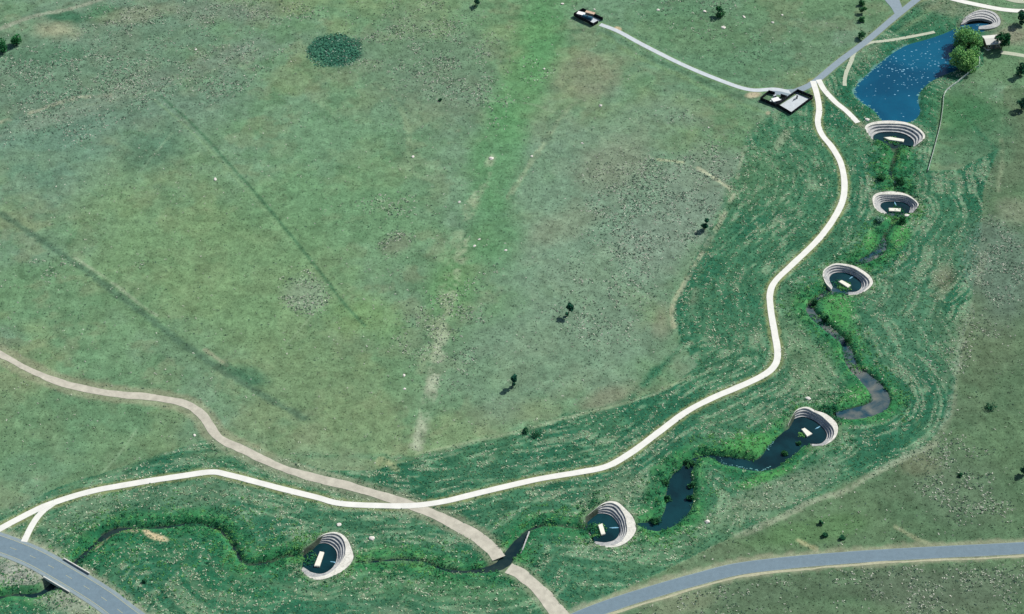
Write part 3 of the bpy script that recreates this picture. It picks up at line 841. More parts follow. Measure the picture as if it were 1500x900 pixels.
# ------------------------------------------------------------------ drop structures
# per structure: step edges (fraction of the stepped width), where along the curve the white apron is broadest, how broad
STEPS = [([0, .22, .45, .72, 1], .60, .42), ([0, .2, .42, .7, 1], .58, .40), ([0, .34, .66, 1], .52, .40), ([0, .3, .62, 1], .56, .36), ([0, .24, .46, .74, 1], .52, .36), ([0, .36, .68, 1], .42, .24), ([0, .3, .62, 1], .75, .2)]
for di, dr in enumerate(DROPS):
    O, I = dr['O'], dr['I']
    far = di == 6
    z0 = dr['z0']; depth = dr['depth']
    if far: z0 -= 0.0
    zin = z0 - depth + 0.15
    if far: zin = POND_LEVEL - 0.15
    t = np.linspace(0, 1, 81)
    e = np.clip(np.minimum(t, 1 - t) / 0.16, 0, 1)
    e = 0.42 + 0.58 * e ** 0.8
    root = empty('drop_structure', (*O[40], z0))
    tag(root, dr['label'], 'drop structure', 'stepped drop structures along the creek')
    off = np.array((O[40][0], O[40][1], z0))

    def ring(name, fa, fb, ztop, zbot, mat, seed, jit=0.03):
        s = t * 26 + seed * 7.7
        ja = jit * 2 * (fbm(s, s * 0 + seed, 3, 3, seed % 5) - 0.5)
        fa_ = np.clip(fa + (ja if seed % 10 else 0), -0.05, 0.97)[:, None]
        fb_ = np.clip(fb, 0, 1)[:, None]
        A = I + (O - I) * fa_; Bq = I + (O - I) * fb_
        zt = zin + (ztop - zin) * e
        if fb.min() > 0.99: zt = np.maximum(zt, H0(Bq[:, 0], Bq[:, 1]) + 0.06 - (1 - e) * 1.5)
        V = np.stack([np.column_stack([A, np.full(81, zbot)]), np.column_stack([A, zt]), np.column_stack([Bq, zt]), np.column_stack([Bq, np.full(81, zbot)])], 1).reshape(-1, 3) - off
        a = np.arange(80)[:, None] * 4
        F = [(4 * i + k, 4 * i + 4 + k, 4 * i + 4 + (k + 1) % 4, 4 * i + (k + 1) % 4) for i in range(80) for k in range(4)]
        F += [(0, 1, 2, 3), (323, 322, 321, 320)]
        return obj(name, V, F, mat, root)

    edges, tc, tw = STEPS[di]
    top = 0.84 - tw * np.exp(-((t - tc) / 0.2) ** 2)          # inner edge of the top slab
    nst = len(edges) - 1
    for k in range(nst):
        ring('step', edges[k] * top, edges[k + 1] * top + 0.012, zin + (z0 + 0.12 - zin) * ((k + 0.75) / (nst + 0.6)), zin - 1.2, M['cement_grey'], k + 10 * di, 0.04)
    ring('apron', top, np.ones(81), z0 + 0.12, zin - 1.2, M['cement_grey' if far else 'cement'], 9 + 10 * di, 0.04)
    # pool
    if not far:
        Q = I + (O - I) * 0.10
        Q = Q[::2]
        S(obj('pool_water', [(q[0], q[1], z0 - depth + 0.35) for q in Q], [tuple(range(len(Q)))], M['pool']))
    # baffle block standing in the pool
    if dr['block']:
        ox, oy, f = dr['org']
        q = [P(u, v, -depth + 1.1)[:2] - off[:2] for u, v in zz(ox, oy, f, dr['block'])]
        area = sum(q[i][0] * q[(i + 1) % len(q)][1] - q[(i + 1) % len(q)][0] * q[i][1] for i in range(len(q)))
        if area < 0: q = q[::-1]
        c = np.mean(q, 0)
        mb = MB().poly(q, -depth - 0.6, -depth + 1.02)
        mb.build('baffle_block', M['block'], root)
        MB().poly([c + (p - c) * 0.93 for p in q], -depth + 1.0, -depth + 1.1).build('block_cap', M['block'], root)
    if dr['spill']:
        ox, oy, f = dr['org']
        a, b_ = [P(u, v, -depth + 0.45)[:2] for u, v in zz(ox, oy, f, dr['spill'])]
        d = (b_ - a); L = np.hypot(*d); d /= L; n = np.array((d[1], -d[0]))
        zs = -depth + 0.385
        vv = []; ff = []
        for i, s in enumerate(np.linspace(-0.1, 1, 8)):
            w = 0.10 + 0.22 * math.sin(math.pi * min(1, max(0, s))) * (0.7 + 0.6 * random.random())
            for k in (-1, 1):
                x = a + d * L * s + n * w * k * (0.6 + 0.5 * random.random()) - off[:2]
                vv.append((x[0], x[1], zs))
        for i in range(7): ff.append((2 * i, 2 * i + 1, 2 * i + 3, 2 * i + 2))
        obj('spill_foam', vv, ff, M['pale_blue'], root)

# ------------------------------------------------------------------ fenced well yards
def yard(name, label, px, wall_h, skip=(), pad_px=None, padmat='pad'):
    q = [P(u, v) for u, v in px]
    c = np.mean(q, 0)
    root = empty(name, tuple(c))
    n = len(q)
    post = None
    for i in range(n):
        a = q[i][:2] - c[:2]; b_ = q[(i + 1) % n][:2] - c[:2]
        L = np.hypot(*(b_ - a)); k = max(1, int(round(L / 3.0))); ang = math.atan2(*(b_ - a)[::-1])
        panel = None
        for j in range(k):
            if (i, j) in skip: continue
            p = a + (b_ - a) * (j + 0.5) / k
            if panel is None:
                mb = MB(); w = L / k / 2 - 0.06
                mb.box(-w, w, -0.04, 0.04, 0.05, wall_h)
                for s in np.arange(-w + 0.15, w, 0.3): mb.box(s, s + 0.16, -0.07, -0.041, 0.08, wall_h - 0.05)
                panel = mb.build('fence_panel', M['black'], root); o = panel
            else:
                o = panel.copy(); C.objects.link(o)
            o.location = (p[0], p[1], -0.05); o.rotation_euler = (0, 0, ang)
        for j in range(k):
            p = a + (b_ - a) * j / k
            if post is None:
                post = MB().box(-0.07, 0.07, -0.07, 0.07, -0.3, wall_h + 0.1).build('fence_post', M['steel'], root); o = post
            else:
                o = post.copy(); C.objects.link(o)
            o.location = (p[0], p[1], 0); o.rotation_euler = (0, 0, ang)
    tag(root, label, 'fenced yard')
    if pad_px:
        z = max(p[2] for p in q) + 0.09
        pp = [P(u, v) for u, v in pad_px]
        area = sum(pp[i][0] * pp[(i + 1) % len(pp)][1] - pp[(i + 1) % len(pp)][0] * pp[i][1] for i in range(len(pp)))
        if area < 0: pp = pp[::-1]
        S(MB().poly([p[:2] for p in pp], z - 0.5, z).build('concrete_pad', M[padmat]))
    return root, c


def zy(x, y): return (1080 + x / 7.5, 90 + y / 7.5)


yard('well_yard_fence', 'larger black fenced yard around a pale concrete pad beside the trail junction', [zy(433, 497), zy(590, 590), zy(828, 412), zy(660, 340)], 1.9,
     pad_px=[zy(455, 492), zy(592, 572), zy(805, 418), zy(662, 362)])
yard('well_yard_fence', 'smaller black fenced yard with white equipment, adjoining the larger concrete yard', [zy(252, 428), zy(420, 500), zy(540, 412), zy(345, 352)], 1.9, skip=((2, 1), (3, 9)),
     pad_px=[zy(350, 440), zy(425, 480), zy(505, 425), zy(420, 395)])


def zl(x, y): return (820 + x / 10.0, y / 10.0)


yard('well_yard_fence', 'isolated black fenced yard with tank at the end of the narrow drive', [zl(205, 240), zl(490, 385), zl(630, 300), zl(340, 165)], 1.9, skip=((1, 1),),
     pad_px=[zl(245, 235), zl(490, 360), zl(590, 300), zl(350, 190)])


def equip(name, label, cat, px, parts, rz=0.4):
    p = P(*px)
    r = empty(name, (p[0], p[1], p[2] + 0.1), rz)
    tag(r, label, cat)
    for pn, mat, fn in parts: fn(MB()).build(pn, M[mat], r)
    return r


equip('pump_house', 'white flat-roofed pump box inside the smaller black fenced yard', 'pump house', zy(420, 452), [
    ('wall', 'whitepaint', lambda m: m.box(-1.7, 1.7, -1.2, 1.2, -0.2, 1.6)), ('roof', 'whitepaint', lambda m: m.box(-1.9, 1.9, -1.4, 1.4, 1.6, 1.75)),
    ('door', 'steel', lambda m: m.box(-0.4, 0.4, -1.24, -1.2, 0.0, 1.4))])
equip('control_cabinet', 'small grey cabinet by the gate of the smaller black yard', 'cabinet', zy(410, 402), [
    ('cabinet_body', 'pad', lambda m: m.box(-0.7, 0.7, -0.35, 0.35, -0.2, 1.5)), ('cabinet_door', 'steel', lambda m: m.box(-0.6, -0.03, -0.38, -0.35, 0.1, 1.4)), ('cabinet_door', 'steel', lambda m: m.box(0.03, 0.6, -0.38, -0.35, 0.1, 1.4))])
equip('wellhead', 'dark pipework wellhead standing on the pale concrete pad', 'wellhead', zy(655, 412), [
    ('casing', 'steel', lambda m: m.tube((0, 0, -0.2), (0, 0, 1.5), 0.35, 0.3, 10)), ('valve_wheel', 'black', lambda m: m.tube((0, 0, 1.5), (0, 0, 1.62), 0.5, 0.5, 12)),
    ('discharge_pipe', 'steel', lambda m: m.tube((0, 0, 0.9), (-2.4, -0.9, 0.9), 0.16, 0.16, 8).tube((-2.4, -0.9, 0.9), (-2.4, -0.9, -0.2), 0.16, 0.16, 8))])
equip('storage_tank', 'low teal tank inside the isolated black fenced yard', 'tank', zl(405, 285), [
    ('tank_shell', 'tank', lambda m: m.tube((-2.6, 0, 1.0), (2.6, 0, 1.0), 1.0, 1.0, 16)), ('saddle', 'concrete', lambda m: m.box(-1.9, -1.5, -0.9, 0.9, -0.3, 0.5)), ('saddle', 'concrete', lambda m: m.box(1.5, 1.9, -0.9, 0.9, -0.3, 0.5)),
    ('manhole', 'steel', lambda m: m.tube((0, 0, 1.95), (0, 0, 2.2), 0.35, 0.35, 10))], -0.45)
equip('pump_house', 'white box shed at the left end of the isolated black fenced yard', 'pump house', zl(310, 240), [
    ('wall', 'whitepaint', lambda m: m.box(-1.8, 1.8, -1.1, 1.1, -0.3, 1.6)), ('roof', 'whitepaint', lambda m: m.box(-2.0, 2.0, -1.3, 1.3, 1.6, 1.75)), ('door', 'steel', lambda m: m.box(-0.4, 0.4, -1.14, -1.1, 0, 1.4))], -0.45)
equip('equipment_shelter', 'tan roofed shelter against the far wall of the isolated black yard', 'shelter', zl(445, 228), [
    ('wall', 'siding', lambda m: m.box(-2.2, 2.2, -0.7, 0.7, -0.3, 1.6)), ('roof', 'tan', lambda m: m.box(-2.5, 2.5, -0.95, 0.95, 1.6, 1.75))], -0.45)

# ------------------------------------------------------------------ bridge on the lower left road
bi = int(np.argmin(np.hypot(RW[:, 0] - PB[0], RW[:, 1] - PB[1])))
tb, nb = tangents(RW)
ba = math.atan2(tb[bi][1], tb[bi][0])
bz = float(H0(RW[bi][0], RW[bi][1]))
bridge = empty('road_bridge', (RW[bi][0], RW[bi][1], bz), ba)
tag(bridge, 'short concrete road bridge over the creek with a dark opening below', 'bridge')
hw = RW[bi][2] / 2
MB().box(-8.5, 8.5, -hw - 0.45, hw + 0.45, -0.9, -0.12).build('deck', M['concrete'], bridge)
for s in (-1, 1):
    MB().box(s * 7.6 - 0.5, s * 7.6 + 0.5, -hw - 0.3, hw + 0.3, -4.4, -0.91).build('abutment', M['concrete'], bridge)
    w = MB().box(-6.5, 6.5, min(s * (hw + 0.46), s * (hw + 0.2)), max(s * (hw + 0.46), s * (hw + 0.2)), -0.11, 0.6)
    pr = w.build('parapet', M['concrete'], bridge)
    MB().box(-6.6, 6.6, s * (hw + 0.33) - 0.19, s * (hw + 0.33) + 0.19, 0.605, 0.7).build('coping', M['concrete'], pr)
# low wall beside the creek crossing
a = P(660 + 865 / 7.5, 750 + 215 / 7.5); b_ = P(660 + 775 / 7.5, 750 + 455 / 7.5)
d = b_ - a; L = float(np.hypot(d[0], d[1])); mid = (a + b_) / 2
hd = empty('retaining_wall', (mid[0], mid[1], gz(mid[0], mid[1])), math.atan2(d[1], d[0]))
tag(hd, 'low pale retaining wall along the creek bank above the dirt road crossing', 'retaining wall')
MB().box(-L / 2, L / 2, -0.18, 0.18, -1.6, 0.4).build('wall', M['cement_grey'], hd)
MB().box(-L / 2 - 0.1, L / 2 + 0.1, -0.25, 0.25, 0.4, 0.5).build('coping', M['cement_grey'], hd)

# ------------------------------------------------------------------ paddock fence by the pond
FEN = [(1433, 58), (1434, 78), (1434, 96), (1424, 104), (1402, 122), (1384, 137), (1381, 158), (1377, 185), (1368, 220), (1359, 252)]
fl = path_px(FEN, 3.0)
fr_root = empty('board_fence', (*fl[len(fl) // 2][:2], gz(*fl[len(fl) // 2][:2])))
tag(fr_root, 'long pale board fence bending across the grass right of the blue pond', 'fence')
f0 = np.array(fr_root.location)
pp = bp = None
for i in range(len(fl)):
    p = fl[i]; z = gz(p[0], p[1])
    if pp is None:
        pp = MB().box(-0.09, 0.09, -0.09, 0.09, -0.4, 1.2).build('post', M['wood'], fr_root); o = pp
    else:
        o = pp.copy(); C.objects.link(o)
    o.location = (p[0] - f0[0], p[1] - f0[1], z - f0[2])
    if i + 1 < len(fl):
        q = fl[i + 1]; zq = gz(q[0], q[1]); L = math.dist(p[:2], q[:2])
        for k in range(3):
            if bp is None:
                bp = MB().box(0, 1, -0.05, 0.05, -0.1, 0.1).build('rail', M['wood'], fr_root); o = bp
            else:
                o = bp.copy(); C.objects.link(o)
            o.location = (p[0] - f0[0], p[1] - f0[1], z - f0[2] + 0.3 + 0.4 * k)
            o.scale = (L, 1, 1)
            o.rotation_euler = (0, -math.atan2(zq - z, L), math.atan2(q[1] - p[1], q[0] - p[0]))

# ------------------------------------------------------------------ house
hp = P(1452, 66)
house = empty('house', (hp[0], hp[1], gz(hp[0], hp[1])), math.radians(8))
tag(house, 'small house with grey gable roof beside a dark tree near the pond', 'house')
w, dpt, h, rh = 3.6, 3.4, 3.0, 0.9
v = [(-w, -dpt, -0.3), (w, -dpt, -0.3), (w, dpt, -0.3), (-w, dpt, -0.3), (-w, -dpt, h), (w, -dpt, h), (w, dpt, h), (-w, dpt, h), (-w, 0, h + rh), (w, 0, h + rh)]
obj('wall', v, [(0, 1, 5, 4), (1, 2, 6, 9, 5), (2, 3, 7, 6), (3, 0, 4, 8, 7)], M['siding'], house)
ew = 0.6
k = rh / dpt
v = [(-w - ew, -dpt - ew, h - ew * k + .05), (w + ew, -dpt - ew, h - ew * k + .05), (w + ew, 0, h + rh + .05), (-w - ew, 0, h + rh + .05), (w + ew, dpt + ew, h - ew * k + .05), (-w - ew, dpt + ew, h - ew * k + .05)]
v += [(x, y, z + 0.2) for x, y, z in v]
rf = obj('roof', v, [(0, 1, 2, 3)[::-1], (3, 2, 4, 5)[::-1], (6, 7, 8, 9), (9, 8, 10, 11), (0, 1, 7, 6), (4, 5, 11, 10), (1, 2, 8, 7), (2, 4, 10, 8), (3, 0, 6, 9), (5, 3, 9, 11)], M['roof'], house)
MB().box(1.4, 2.2, -0.2, 0.6, h + rh - 0.6, h + rh + 0.9).build('chimney', M['siding'], rf)
for x in (-2.2, 2.2):
    wd = MB().box(x - 0.7, x + 0.7, -dpt - 0.06, -dpt + 0.02, 1.0, 2.2).build('window', M['whitepaint'], house)
    MB().box(x - 0.55, x + 0.55, -dpt - 0.08, -dpt - 0.062, 1.12, 2.08).build('pane', M['glass'], wd)
MB().box(-0.5, 0.5, -dpt - 0.06, -dpt + 0.02, 0.0, 2.1).build('door', M['steel'], house)
pt = P(1444, 70)
ptq = [P(u, v_) for u, v_ in [(1440, 70.5), (1447, 75), (1451, 73), (1444, 68)]]
S(MB().poly([q[:2] for q in ptq[::-1]], hp[2] - 0.3, hp[2] + 0.12).build('patio', M['block']))

# ------------------------------------------------------------------ foliage meshes
def leaf_cloud(cent, size, colr, rs, up=0.55):
    """one tilted quad-ish leaf clump (two triangles) per centre"""
    n = len(cent)
    nrm = rs.normal(size=(n, 3)); nrm[:, 2] = np.abs(nrm[:, 2]) * 0.8 + up
    nrm /= np.linalg.norm(nrm, axis=1)[:, None]
    h = rs.normal(size=(n, 3)); a = np.cross(nrm, h); a /= np.linalg.norm(a, axis=1)[:, None]; b = np.cross(nrm, a)
    s = size[:, None]
    v = np.stack([cent - a * s, cent - b * s * 0.6 + nrm * s * .15, cent + a * s, cent + b * s * 0.6 + nrm * s * .15], 1).reshape(-1, 3)
    f = np.arange(4 * n).reshape(n, 4)
    return v, f, np.repeat(colr, 4, 0)


G_DARK, G_MID, G_LIT = (40, 82, 58), (62, 112, 66), (112, 152, 84)


def crown(rs, h, r, base, n, nclump, cols, leaf):
    """leaf clumps spread through lobes; returns mesh arrays in local metres, and lobe centres for limbs"""
    lob = []
    for i in range(nclump):
        a = rs.uniform(0, 2 * math.pi); q = math.sqrt(rs.uniform(0, 1)) * (0.78 if nclump > 20 else 0.62)
        zz_ = rs.uniform(0.05, 0.9)
        taper = math.sqrt(max(0.05, 1 - (2 * zz_ - 0.9) ** 2 * 0.8))
        lob.append((math.cos(a) * q * r * taper, math.sin(a) * q * r * taper, base + (h - base) * zz_, r * (rs.uniform(0.18, 0.42) if nclump > 20 else rs.uniform(0.26, 0.48))))
    lob = np.array(lob)
    w = lob[:, 3] ** 2; w /= w.sum()
    k = rs.choice(nclump, n, p=w)
    d = rs.normal(size=(n, 3)); d /= np.linalg.norm(d, axis=1)[:, None]
    rad = lob[k, 3] * rs.uniform(0.45, 1.05, n) ** 0.6
    c = lob[k, :3] + d * rad[:, None] * np.array((1, 1, 0.8))
    c[:, 2] = np.maximum(c[:, 2], 0.15)
    tone = rs.uniform(0, 1, nclump)[k] * 0.75 + rs.uniform(0, 0.4, n)
    ca, cb = lin(cols[0]), lin(cols[1])
    colr = ca + (cb - ca) * np.clip(tone, 0, 1)[:, None]
    v, f, cc = leaf_cloud(c, leaf * rs.uniform(0.6, 1.3, n), colr, rs)
    return v, f, cc, lob


def tree(name, label, cat, u, v_, h, r, n=500, nclump=9, base=None, cols=(G_DARK, G_MID), leaf=0.4, group=None, seed=0, trunk=True, lean=(0, 0)):
    rs = np.random.default_rng(seed + 100)
    p = P(u, v_)
    z = gz(p[0], p[1])
    root = empty(name, (p[0], p[1], z))
    tag(root, label, cat, group)
    if base is None: base = h * 0.28
    V, Fq, cc, lob = crown(rs, h, r, base, n, nclump, cols, leaf)
    V = V + np.column_stack([V[:, 2] / h * lean[0], V[:, 2] / h * lean[1], V[:, 2] * 0])
    np_mesh('crown', V, Fq, M['leaf'], cc, parent=root)
    if trunk:
        mb = MB()
        tr = max(0.1, h * 0.028)
        fork = Vector((lean[0] * .35, lean[1] * .35, base + (h - base) * 0.3))
        mb.tube((0, 0, -0.3), fork, tr, tr * 0.7, 8)
        for l in lob[:6]:
            e = Vector((l[0] + lean[0] * l[2] / h, l[1] + lean[1] * l[2] / h, l[2]))
            mb.tube(fork - Vector((0, 0, 0.1)), e, tr * 0.45, tr * 0.12, 5)
        mb.build('trunk', M['bark'], root)
    return root


SP = 'small lone trees on the open grassland'
tree('sapling_tree', 'lone forked sapling tree on the grey-green flat, nearer the pale trail bend', 'tree', 832, 463, 6.6, 2.3, 620, 7, 0.5, ((30, 74, 60), (56, 116, 88)), 0.42, SP, 1, lean=(1.0, 0.6))
tree('sapling_tree', 'lone sapling tree nearest the pale dry streak, lowest of the two in mid field', 'tree', 750, 566, 6.0, 2.3, 620, 6, 0.4, ((30, 74, 60), (56, 116, 92)), 0.42, SP, 2, lean=(0.8, 0.5))
tree('sapling_tree', 'lone dark sapling tree beside the pale scar at the edge of the grey sage', 'tree', 1032, 337, 6.0, 2.3, 620, 6, 0.4, ((28, 72, 56), (50, 108, 80)), 0.42, SP, 3, lean=(0.8, 0.5))
tree('bushy_tree', 'round dark green tree among pale boulders above the narrow drive', 'tree', 1055, 23, 5.2, 3.4, 700, 10, 0.6, ((34, 84, 60), (64, 118, 72)), 0.4, None, 4)
tree('bushy_tree', 'small dark tree at the top edge left of the isolated yard', 'tree', 700, 9, 4.2, 2.4, 350, 8, 0.5, ((30, 72, 60), (54, 104, 80)), 0.36, None, 5)
tree('bushy_tree', 'dense green tree cut off by the left edge', 'tree', 4, 76, 6.0, 4.6, 1100, 12, 0.4, ((36, 92, 66), (66, 130, 78)), 0.42, None, 6)
tree('bushy_tree', 'dense green tree right of the tree at the left edge', 'tree', 25, 66, 6.6, 4.0, 1000, 12, 0.4, ((36, 92, 66), (70, 134, 80)), 0.42, None, 7)
WIL = ((74, 138, 84), (150, 196, 116))
tree('willow_tree', 'large bright green willow overhanging the pond, the upper of the pair', 'tree', 1417, 68, 10.0, 8.2, 5600, 26, 0.6, WIL, 0.42, 'willows on the pond bank', 8)
tree('willow_tree', 'large bright green willow overhanging the pond, the lower broader of the pair', 'tree', 1411, 97, 10.0, 9.0, 6800, 30, 0.6, WIL, 0.42, 'willows on the pond bank', 9)
tree('shade_tree', 'dark green tree standing against the right side of the house', 'tree', 1467, 72, 9.5, 4.3, 2000, 16, 1.6, ((30, 78, 54), (52, 108, 66)), 0.42, None, 10)
tree('shade_tree', 'dark tree at the right edge above the house', 'tree', 1494, 36, 8.0, 3.8, 1300, 14, 1.0, ((28, 74, 60), (54, 104, 76)), 0.42, None, 11)
tree('shade_tree', 'dark tree on the right paddock level with the willows', 'tree', 1494, 112, 6.5, 3.2, 700, 10, 0.8, ((28, 76, 58), (54, 110, 78)), 0.42, None, 12)
tree('shade_tree', 'dark tree at the right edge below the paddock tree', 'tree', 1496, 160, 6.5, 3.0, 700, 10, 0.8, ((28, 76, 62), (54, 104, 80)), 0.42, None, 13)
tree('shade_tree', 'dark tree clipped by the right edge low on the hillside', 'tree', 1500, 694, 5.0, 2.4, 450, 8, 0.6, ((28, 72, 56), (54, 100, 72)), 0.38, None, 14)
for i, (u, v_, h, r, lab) in enumerate([
    (1262, 7, 3.4, 2.2, 'bush at the top edge left of the access drive'), (1264, 19, 3.6, 2.6, 'brighter bush second below the top edge left of the access drive'), (1262, 31, 2.6, 2.0, 'dark bush third below the top edge left of the access drive'),
    (1260, 56, 3.4, 3.4, 'broad green bush touching the left side of the access drive')]):
    tree('shrub', lab, 'shrub', u, v_, h, r, 500, 8, 0.2, ((40, 92, 66), (78, 134, 80)), 0.36, 'shrubs along the access drive', 20 + i)
for i, (u, v_, h, r, lab) in enumerate([
    (1450, 598, 1.5, 3.8, 'low spreading green shrub on the right hillside'), (785, 637, 1.2, 3.2, 'low dark shrub below the pale line above the trail'), (768, 632, 0.9, 2.2, 'smaller low shrub just left of the dark shrub on the pale line'),
    (212, 853, 1.2, 1.1, 'tiny dark bush alone in the grass inside the lower left road'), (1202, 768, 1.4, 1.3, 'tiny dark bush on the lower right slope, upper of the row'), (1208, 785, 1.1, 1.6, 'small dark bush on the lower right slope, left of the pair'),
    (1232, 789, 1.1, 1.8, 'small dark bush on the lower right slope, right of the pair'), (1406, 697, 1.1, 1.3, 'small dark bush right of the low pale hillside track'), (645, 148, 1.0, 1.0, 'tiny dark bush at the left rim of the bright green strip')]):
    tree('shrub', lab, 'shrub', u, v_, h, r, 260, 7, 0.1, ((36, 86, 66), (64, 118, 80)), 0.3, 'scattered low shrubs', 30 + i, trunk=False)
# riparian shrubs that stand out singly
for i, (u, v_, h, r, lab) in enumerate([
    (976, 706, 2.4, 2.2, 'round shrub on the left bank of the wide dark creek reach'), (980, 728, 2.0, 2.0, 'round shrub on the left bank halfway down the wide dark reach'), (1013, 708, 2.2, 2.2, 'round shrub on the right bank of the wide dark creek reach'),
    (1012, 727, 2.0, 1.8, 'round shrub on the right bank halfway down the wide dark reach'), (1010, 676, 2.4, 2.6, 'dark shrub closing the top of the wide dark reach'), (960, 762, 2.0, 2.4, 'dark shrub on the upper bank just above the second drop structure inlet'),
    (1150, 660, 1.8, 1.8, 'shrub on the lower bank of the bent water channel'), (1170, 644, 1.6, 1.8, 'shrub on the lower bank nearest the channel drop structure'), (1191, 444, 2.4, 2.6, 'dark shrub where the creek turns below the bushy bend drop structure'),
    (1210, 468, 2.0, 2.2, 'shrub in the bend between the silty creek pools'), (1242, 497, 2.2, 2.4, 'dark shrub over the silty creek in mid bend'), (1290, 262, 2.4, 2.6, 'dark shrub thicket above the smallest drop structure'), (1318, 267, 2.6, 3.0, 'dark shrub right of the creek above the smallest drop structure'),
    (1288, 324, 2.2, 2.8, 'pale blue-green shrub below the smallest drop structure'), (1320, 325, 2.2, 3.0, 'green shrub right of the creek below the smallest drop structure')]):
    cols = ((84, 140, 118), (140, 180, 152)) if 'pale' in lab else ((32, 82, 60), (68, 122, 74))
    tree('willow_shrub', lab, 'shrub', u, v_, h, r, 420, 8, 0.15, cols, 0.34, 'shrubs on the creek banks', 60 + i)
# round thicket on the upland
p = P(490, 74); rs = np.random.default_rng(77)
n = 2600
a = rs.uniform(0, 2 * math.pi, n); q = np.sqrt(rs.uniform(0, 1, n)) * (1 + 0.16 * (fbm(np.cos(a) * 3 + 9, np.sin(a) * 3 + 9, 1, 3, 2) - 0.5) * 2) + rs.exponential(0.03, n)
ex, ey = 40 / 2.95, 24 / 2.95 / 0.58
x = p[0] + np.cos(a) * q * ex; y = p[1] + np.sin(a) * q * ey * (1 + 0.05 * np.sin(5 * a))
zc = Z[gi(x, y)] + rs.uniform(0.0, 0.7, n) * np.clip(1 - q ** 6, 0.1, 1)
cc = lin((52, 108, 90)) + (lin((84, 140, 112)) - lin((52, 108, 90))) * rs.uniform(0, 1, n)[:, None]
pale = rs.uniform(0, 1, n) < 0.03
cc[pale] = lin((170, 190, 176))
v, f, c4 = leaf_cloud(np.column_stack([x, y, zc]), rs.uniform(0.3, 0.55, n), cc, rs, 1.3)
th = empty('thicket', (p[0], p[1], gz(p[0], p[1])))
np_mesh('foliage', v - np.array(th.location), f, M['leaf'], c4, parent=th)
stems = MB()
for i in range(0, n, 60):
    stems.tube(np.array((x[i], y[i], gz(x[i], y[i]) - 0.2)) - np.array(th.location), np.array((x[i], y[i], max(zc[i], gz(x[i], y[i]) + 0.2))) - np.array(th.location), 0.05, 0.03, 4)
stems.build('stems', M['bark'], th)
tag(th, 'dark green oval thicket lying on the upper left grassland', 'thicket')

# ------------------------------------------------------------------ boulders
rs = np.random.default_rng(3)
BOUL = [(880, 155, 1.0, 'pale boulder at the right side of the reddish ground above the grey sage'), (720, 232, 1.1, 'pale boulder in the middle of the bright green strip'), (605, 230, 0.85, 'pale boulder at the foot of the faint curved track'),
        (315, 263, 0.85, 'pale boulder alone on the left field near the thin dark ditch'), (779, 229, 0.6, 'small pale rock on the right rim of the green strip'), (673, 296, 0.65, 'small pale rock at the left rim of the green strip'),
        (797, 101, 0.65, 'small pale rock near the top of the green strip'), (287, 73, 0.7, 'pale rock on the stony upper left rise'), (853, 210, 0.5, 'small pale rock right of the diagonal pale track'), (1060, 41, 1.0, 'pale boulder just below the round dark tree'),
        (1090, 25, 0.9, 'pale boulder right of the round dark tree'), (1132, 33, 0.8, 'pale boulder farthest right of the round dark tree'), (1032, 17, 0.9, 'pale boulder left of the round dark tree'), (1146, 22, 0.6, 'small pale rock high up right of the round dark tree'),
        (964, 15, 0.7, 'pale rock above the narrow drive'), (871, 14, 0.6, 'small pale rock behind the isolated black yard'), (824, 6, 0.9, 'pale broken rock left of the isolated black yard'), (702, 351, 0.6, 'upper of two small pale rocks on the dry streak'),
        (695, 361, 0.65, 'lower of two small pale rocks on the dry streak'), (741, 367, 0.65, 'pale rock right of the two rocks on the dry streak'), (1328, 316, 1.1, 'white rock beside the right end of the smallest drop structure'), (1270, 176, 1.1, 'white rock at the end of the short trail spur'),
        (1184, 584, 1.0, 'pale boulder above the channel drop structure'), (1036, 765, 1.2, 'pale boulder on the slope right of the dark creek reach'), (592, 550, 0.5, 'small pale rock low on the dry streak'), (593, 570, 0.6, 'lowest small pale rock beside the dry streak'),
        (545, 789, 1.1, 'large pale flat rock right of the darkest pool structure'), (496, 769, 0.9, 'pale flat rock above the darkest pool structure'), (285, 638, 0.6, 'small pale rock beside the dirt road bend'), (1038, 187, 0.5, 'small pale rock on the grass left of the concrete yard')]
for i, (u, v_, r, lab) in enumerate(BOUL):
    p = P(u, v_)
    import bmesh
    bm = bmesh.new()
    bmesh.ops.create_icosphere(bm, subdivisions=2, radius=1.0)
    sx, sy, sz = rs.uniform(0.85, 1.35), rs.uniform(0.7, 1.0), rs.uniform(0.28, 0.45)
    o3 = rs.uniform(0, 50)
    for vv in bm.verts:
        c = vv.co
        k = 0.6 + 0.8 * float(vnoise(c.x * 1.5 + o3, c.y * 1.5 + c.z * 1.9, i))
        vv.co = Vector((c.x * sx, c.y * sy, c.z * sz)) * k * r
    me = bpy.data.meshes.new('boulder'); bm.to_mesh(me); bm.free()
    me.materials.append(M['rock'])
    o = bpy.data.objects.new('boulder', me); C.objects.link(o)
    o.location = (p[0], p[1], gz(p[0], p[1]) + 0.15 * r); o.rotation_euler = (0, 0, rs.uniform(0, 6))
    tag(o, lab, 'boulder', 'pale boulders strewn over the grassland')

# ------------------------------------------------------------------ vegetation that nobody could count
def scatter(n, seed):
    rs = np.random.default_rng(seed)
    x = rs.uniform(-280, 280, n); y = rs.uniform(-185, 262, n)
    return rs, x, y, gi(x, y)


ROADFREE = np.ones(X.shape, bool)
for k in W:
    ROADFREE &= DIST[k] > (HALF[k] + 0.1 if k != 'ROAD' else 5.6)
for dr in DROPS: ROADFREE &= ~(dr['ins'] | (dr['od'] < 0.6))
OKM = ROADFREE & ~YARDM & (POND_E > 0.6) & ~(CREEK_D < 0.3)


